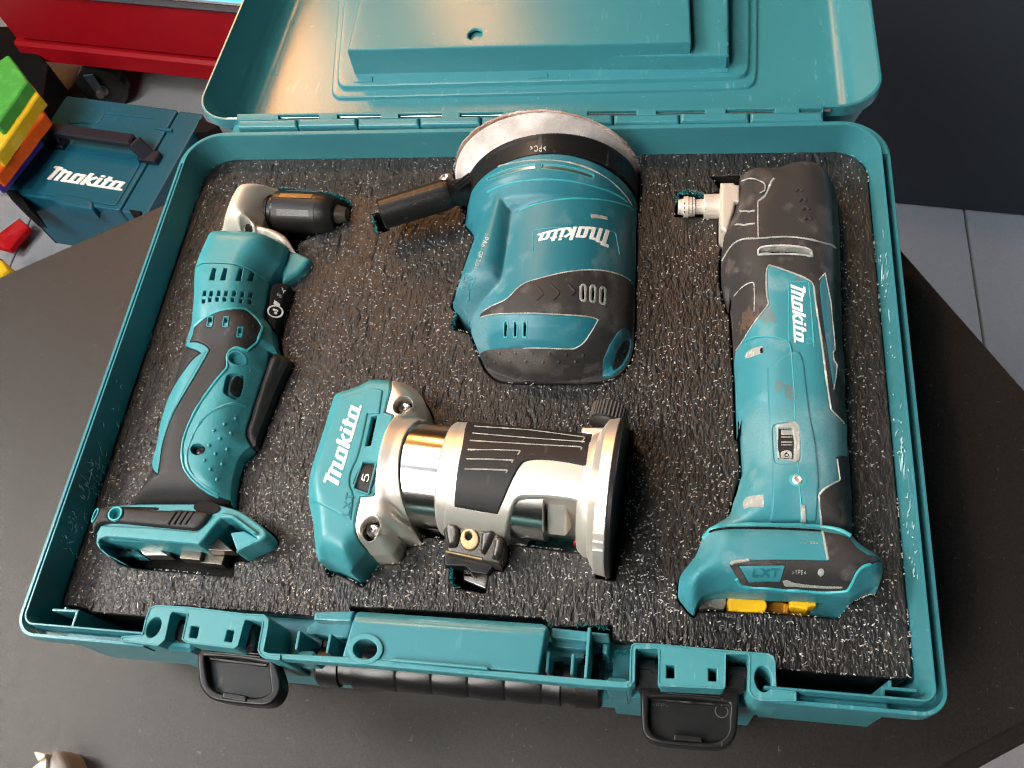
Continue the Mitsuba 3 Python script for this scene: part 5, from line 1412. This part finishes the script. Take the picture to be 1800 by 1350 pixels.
def foam_wobble(p):
    q = np.c_[p, np.zeros(len(p))]
    streak = meshkit.fbm(q * [560, 190, 1], 3, 5)
    fine = meshkit.noise(q * [1300, 800, 1], 9)
    warp = .0012 * (meshkit.noise(q * [60, 40, 1], 2) - .5)
    qq = q.copy(); qq[:, 0] += warp
    cr = meshkit.noise(qq * [360, 75, 1], 12)
    crack = np.exp(-((cr - .5) / .028) ** 2) * (meshkit.noise(q * [80, 60, 1], 7) > .5)
    return -.0009 * crack + .0005 * (streak - .5) + .00025 * (fine - .5)


add('foam_insert__sheet', skin(foam, Flat(ZF), 0, rnd=.0008, base=-.062, spacing=.00085, wobble=foam_wobble, insets=(.0004, .0009)), 'm_foam', smooth=60)
add('foam_insert__underlay', boxm(-.2345, -.157, -.088, .2345, .1720, -.060), 'm_underlay')
rng = np.random.default_rng(11)
N = 26000
x, y = rng.uniform(-.236, .236, N), rng.uniform(-.166, .178, N)
dens = np.clip(.70 - 1.9 * y, .25, 1.0)  # more flecks towards the front, imitating how the light glints there
clump = meshkit.fbm(np.c_[x * 60, y * 60, x * 0], 3, 3)
keep = (rng.random(N) < dens * np.clip(clump * 2.2 - .45, .1, 1)) & shapely.contains_xy(foam.buffer(-.0007), x, y)
x, y = x[keep], y[keep]
ep = np.vstack([ring_points(r, .0011) for r in [foam.exterior, *foam.interiors]])
ep = ep[rng.random(len(ep)) < np.clip(meshkit.fbm(np.c_[ep * 50, ep[:, 0] * 0], 2, 8) * 1.4 - .55, 0, .6)] + rng.normal(0, .0003, (1, 2))
x, y = np.r_[x, ep[:, 0]], np.r_[y, ep[:, 1]]
n = len(x)
zz = ZF + foam_wobble(np.c_[x, y]) + .00015
a = rng.normal(0, .75, n) + rng.choice([0, .6, 1.4], n, p=[.5, .25, .25])
Ls, Ws = rng.gamma(3, .00014, n) * np.clip(.85 - 1.6 * y, .55, 1.2) + .0003, rng.uniform(.00014, .00036, n)  # longer flecks at the front stand in for stronger glints
dx, dy = np.cos(a), np.sin(a)
bend = rng.normal(0, .5, n)
V, Fc = np.zeros((n, 6, 3)), np.zeros((n, 4, 3), int)
for k, t in enumerate((-1, 0, 1)):
    cx = x + dx * Ls * t * .8 - dy * bend * Ls * .5 * t * t
    cy = y + dy * Ls * t * .8 + dx * bend * Ls * .5 * t * t
    cz = zz + np.where(t == 0, rng.uniform(.0002, .0006, n), rng.uniform(-.0001, .0003, n))
    tw = rng.normal(0, .5, n) * .00045
    V[:, 2 * k] = np.c_[cx - dy * Ws, cy + dx * Ws, cz + tw]
    V[:, 2 * k + 1] = np.c_[cx + dy * Ws, cy - dx * Ws, cz - tw]
o = np.arange(n)[:, None] * 6
Fc = np.stack([o + [0, 1, 3], o + [0, 3, 2], o + [2, 3, 5], o + [2, 5, 4]], 1)
add('foam_insert__torn_flecks', trimesh.Trimesh(V.reshape(-1, 3), Fc.reshape(-1, 3), process=False), 'm_fleck', smooth=False, kind='stuff')
fr = []
for px, k in ((zA((960, 172), (1060, 176), (1230, 190), (1400, 208), (1560, 244), (1650, 292), (1690, 345)), 420), (zD((45, 720), (78, 832)), 90), (zG((192, 1118), (195, 1210), (240, 1250)), 90), (zE((66, 590), (110, 425)), 70),
              (zH((100, 340), (115, 255), (230, 238), (365, 280)), 120), (zR2((600, 170), (1000, 190), (1160, 225)), 130), (zR2((1180, 430), (1320, 430)), 80)):
    ls = LineString(lift(px, Flat(ZF))[:, :2])
    for _ in range(k):
        c = np.array(ls.interpolate(rng.random(), normalized=True).coords[0]) + rng.normal(0, .0005, 2)
        p = np.array([*c, ZF - abs(rng.normal(0, .0022))])
        d = rng.normal(0, 1, 3) * .0006
        fr.append(tube([p - d, p + rng.normal(0, .0002, 3), p + d], rng.uniform(.00012, .00030), 4, caps=False))
add('foam_insert__frayed_edges', cat(fr), 'm_fray', kind='stuff')
tagthing('foam_insert', 'black glittering foam sheet cut out around the tools, filling the open case', 'foam')

# ------------------------------------------------------------------ things on the floor and table behind
FZ = -.85


def onto(px, z):
    return un(px, z)[:, :2]


# stacking case
ST = -.690
fl, fr, br, bl = onto([(5, 337), (256, 378), (364, 193), (110, 167)], ST)
sq = np.array([fl, fr, fr + (bl - fl), bl])
ux = (fr - fl) / np.linalg.norm(fr - fl)
uy = np.array([-ux[1], ux[0]])
SWd, SD = np.linalg.norm(fr - fl), float((bl - fl) @ uy)
S = lambda a, b: fl + ux * a * SWd + uy * b * SD
quad = lambda a0, b0, a1, b1, r=.006: Polygon([S(a0, b0), S(a1, b0), S(a1, b1), S(a0, b1)]).buffer(-r).buffer(r)
add('stacking_case__body', prism(quad(.01, .01, .99, .99), FZ, ST - .05, .002), 'm_case_blue')
add('stacking_case__lid', prism(quad(0, 0, .82, 1), ST - .052, ST, .003), 'm_case_blue')
add('stacking_case__side_rail', prism(quad(.826, 0, 1, 1), ST - .052, ST - .002, .003), 'm_case_blue')
add('stacking_case__lid_rim', prism(quad(.03, .03, .79, .46, .01), ST - .01, ST + .003, .002), 'm_case_blue')
g = Polygon(curve(onto(zO((415, 690), (440, 655), (490, 640), (560, 645), (720, 680), (745, 705), (740, 775), (560, 745), (460, 725)), ST)))
add('stacking_case__thumb_notch', skin(g, Flat(ST + .003), .002, rnd=.006, depth=.02, spacing=.006, insets=(.001, .003, .006)), 'm_case_blue')
for px in (zN((540, 960), (560, 920), (600, 905), (720, 935), (760, 930), (790, 880), (830, 862), (1190, 920), (1215, 945), (830, 905), (800, 960), (760, 985), (640, 975), (560, 985)),):
    gg = Polygon(curve(onto(px, ST)))
    add('stacking_case__lid_relief', skin(gg.buffer(0), Flat(ST), .0025, rnd=.0024, depth=.01, spacing=.006, insets=(.0008, .0016, .0024)), 'm_case_blue')
g = Polygon(onto(zN((1215, 1005), (1225, 1000), (1365, 1022), (1360, 1045), (1220, 1025)), ST))
add('stacking_case__lid_relief', skin(g, Flat(ST), .003, rnd=.002, depth=.01, spacing=.006), 'm_case_blue')
hz = ST + .032
hp = un(zN((440, 1130), (360, 1005)), ST + .004), un(zN((380, 1020), (1060, 1110)), hz), un(zN((1060, 1110), (1200, 1260)), ST + .004)
H0, H1, H2, H3 = un(zN((460, 1140)), ST + .002)[0], un(zN((400, 1025)), hz)[0], un(zN((1055, 1118)), hz)[0], un(zN((1190, 1250)), ST + .002)[0]


def bar3(p, q, w, h):
    d = q - p
    L = np.linalg.norm(d); d = d / L
    n = np.cross(d, [0, 0, 1.]); n /= np.linalg.norm(n); b = np.cross(n, d)
    m = boxm(-L / 2, -w / 2, -h / 2, L / 2, w / 2, h / 2, min(w, h) * .2)
    M = np.eye(4); M[:3, 0], M[:3, 1], M[:3, 2], M[:3, 3] = d, n, b, (p + q) / 2
    m.apply_transform(M)
    return m


add('stacking_case__handle', cat(bar3(H0, H1, .024, .016), bar3(H1, H2, .024, .016), bar3(H2, H3, .026, .016)), 'm_grip')
for p in (H0, H3):
    add('stacking_case__handle_foot', obox(p + [0, 0, .001], ux, (.020, .012, .008), .002), 'm_grip')
lq = onto(zO((378, 525), (985, 620), (1005, 530), (415, 415)), ST + .001)
g = quad_map(LOGO, lq)
add('stacking_case__logo', skin(g, Flat(ST + .003), .0016, rnd=0, depth=.002), 'm_white_print', label='white lettering reading makita')
for px in (zO((45, 610), (150, 620), (260, 780), (190, 770), (100, 690)), zO((1030, 770), (1130, 785), (1120, 825), (1055, 815)), zN((1545, 1060), (1590, 955), (1740, 1010), (1640, 1060))):
    gg = Polygon(onto(px, ST - .004)).buffer(0)
    add('stacking_case__catch', skin(big(gg), Flat(ST - .004), .006, rnd=.002, depth=.05, spacing=.01), 'm_matt_black')
tagthing('stacking_case', 'teal stacking tool box with dark carry handle and white lettering, on the floor', 'tool box')

# red tool chest on casters
CB = -.735
cb0, cb1 = onto([(60, 107), (372, 141)], CB)
cx = (cb1 - cb0) / np.linalg.norm(cb1 - cb0)
cy = np.array([-cx[1], cx[0]])
Cq = lambda a, b, z: np.array([*(cb0 + cx * a + cy * b), z])


def cbox(a0, a1, b0, b1, z0, z1, ch=.004):
    m = boxm(0, b0, z0, a1 - a0, b1, z1, ch)
    m.apply_transform(trimesh.transformations.rotation_matrix(math.atan2(cx[1], cx[0]), [0, 0, 1]))
    o = cb0 + cx * a0
    m.apply_translation([o[0], o[1], 0])
    return m


add('red_tool_chest__cabinet', cbox(-.02, 1.1, .012, .45, CB + .04, CB + .184), 'm_red')
add('red_tool_chest__drawer', cbox(0, 1.08, 0, .02, CB + .055, CB + .179, .008), 'm_red')
add('red_tool_chest__plinth', cbox(-.02, 1.1, -.004, .45, CB, CB + .050, .006), 'm_red')
add('red_tool_chest__top_edge', cbox(-.03, 1.11, -.012, .46, CB + .184, CB + .191, .003), 'm_darkgrey')
add('red_tool_chest__work_top', cbox(-.02, 1.10, .0, .45, CB + .1915, CB + .1935, .001), 'm_steel')
scene['m_led'] = {'type': 'diffuse', 'reflectance': rgb(.2, .5, .6)}
scene['light_strip'] = {**mikit.ply(cbox(.24, .9, .012, .022, CB + .1945, CB + .2015, .001), 'm_led'), 'emitter': {'type': 'area', 'radiance': rgb(.05, .9, 1.7)}}
tagthing('light_strip', 'glowing blue light strip along the edge of the red chest top', 'light strip')
for px, s in (((178, 150), 1),):
    w = un([(px[0] + 4, px[1] - 2)], FZ + .052)[0]
    ax = np.array([*cx, 0]) * .25 - np.array([*cy, 0]) * .95
    ax /= np.linalg.norm(ax)
    ax2 = np.cross(ax, [0, 0, 1])
    add('red_tool_chest__caster__wheel', lathe(w - ax * .016, w + ax * .016, [(0, .012), (0, .042), (.004, .052), (.028, .052), (.032, .042), (.032, .012)], 48), 'm_black')
    add('red_tool_chest__caster__hub', lathe(w - ax * .019, w + ax * .019, [(0, 0), (0, .014), (.038, .014), (.038, 0)], 24), 'm_steel')
    fork = [obox(w + ax * s_ * .025 + np.array([0, 0, .025]), ax2[:2], (.011, .002, .026), .001) for s_ in (-1, 1)]
    add('red_tool_chest__caster', cat(fork), 'm_darkgrey')
    add('red_tool_chest__caster__bolt', cat([lathe(w + ax * s_ * .026, w + ax * s_ * .034, [(0, 0), (0, .009), (.008, .009), (.008, 0)], 6) for s_ in (-1, 1)]), 'm_steel')
tagthing('red_tool_chest', 'red steel tool chest on black casters behind the tool box', 'tool chest')

# plain black block filling the dark area beside the chest
b = onto([(-80, 50), (15, 45), (84, 112), (74, 185), (30, 230), (-80, 160)], FZ + .14)
bp = Polygon(b).buffer(0).convex_hull.buffer(-.01).buffer(.01)
add('dark_block', prism(bp, FZ, FZ + .14, .004), 'm_matt_black')
tagthing('dark_block', 'plain black block filling the dark area beside the red chest', 'bin')

# stack of coloured foam sheets
sh = [('m_cloth_green', 'green', [(14, 95), (48, 142), (-8, 222), (-70, 150)], -.555), ('m_cloth_yellow', 'yellow', [(30, 118), (68, 165), (-10, 277), (-80, 190)], -.580),
      ('m_cloth_orange', 'orange', [(45, 150), (77, 199), (-10, 312), (-85, 230)], -.606), ('m_cloth_purple', 'purple', [(40, 205), (62, 236), (-10, 325), (-85, 240)], -.632)]
for m, nm, px, z in sh:
    g = Polygon(onto(px, z)).buffer(-.004).buffer(.004)
    me = skin(g, Flat(z), 0, rnd=.004, depth=.0235, spacing=.008, wobble=lambda p: .002 * (meshkit.fbm(np.c_[p * 40, p[:, 0] * 0], 3, 6) - .5))
    k = add('foam_pad', me, m)
    tagthing(k, f'{nm} soft foam pad in the stack at the left edge', 'foam pad', 'coloured foam pads')
crate = Polygon(onto([(40, 150), (60, 240), (-10, 335), (-90, 240), (-40, 120)], -.66)).convex_hull.buffer(-.012)
add('black_crate', prism(crate, FZ, -.6575, .003), 'm_darkgrey')
tagthing('black_crate', 'black crate under the stack of coloured foam pads', 'crate')
g = prism(Polygon(onto(zO((0, 935), (150, 822), (225, 890), (70, 1070), (-60, 1040)), -.812)).buffer(-.001).buffer(.001), -.826, -.812, .003)
k = add('foam_pad', g, 'm_cloth_red')
tagthing(k, 'red foam pad on the floor in front of the stacking tool box', 'foam pad')
g = prism(Polygon(onto(zO((-60, 1130), (10, 1150), (62, 1225), (10, 1280), (-80, 1250)), -.70)).buffer(-.004).buffer(.004), -.73, -.70, .006)
k = add('foam_pad', g, 'm_cloth_yellow')
tagthing(k, 'bright yellow foam pad at the left edge above the table corner', 'foam pad')
add('low_stool__seat', prism(Polygon(onto(zO((-200, 1150), (0, 1165), (50, 1225), (-10, 1275), (-200, 1250)), -.733)), -.75, -.7305, .003), 'm_darkgrey')
o = onto([(-25, 470)], -.74)[0]
add('low_stool__leg', tube([[*o, -.85], [*o, -.75]], .03, 12), 'm_darkgrey')
tagthing('low_stool', 'dark low stool under the yellow foam pad', 'stool')

# dark cabinet at the right
dq0, dq1 = onto([(1560, 357), (1800, 380)], FZ)
dxv = (dq1 - dq0) / np.linalg.norm(dq1 - dq0)
dm_ = boxm(-.35, 0, FZ, 1.6, .5, FZ + .62, .004)
dm_.apply_transform(trimesh.transformations.rotation_matrix(math.atan2(dxv[1], dxv[0]), [0, 0, 1]))
dm_.apply_translation([dq0[0], dq0[1], 0])
add('dark_cabinet__carcass', dm_, 'm_darkgrey')
tagthing('dark_cabinet', 'plain dark cabinet standing on the tiles behind the case at the right', 'cabinet')

# small thing at the front left corner of the table
TZ = -.100
g = Polygon(curve(onto(zM((270, 1040), (285, 960), (330, 925), (372, 935), (400, 990), (430, 1060), (420, 1140), (260, 1140)), TZ + .022)))
add('plastic_knob__body', skin(g.buffer(0), Flat(TZ + .024), 0, rnd=.006, base=TZ, spacing=.003, insets=(.001, .003, .006)), 'm_grey')
g1 = Polygon(onto(zM((180, 1045), (240, 1000), (285, 975), (275, 1140), (160, 1140)), TZ + .026)).buffer(0)
g2 = Polygon(onto(zM((220, 945), (235, 940), (298, 955), (285, 980), (245, 1000)), TZ + .026)).buffer(0)
add('plastic_knob__tip', cat(prism(big(g1), TZ, TZ + .026, .001), prism(big(g2), TZ, TZ + .029, .001)), 'm_cream')
tagthing('plastic_knob', 'small grey and cream plastic piece on the table at the front left corner', 'plastic piece')
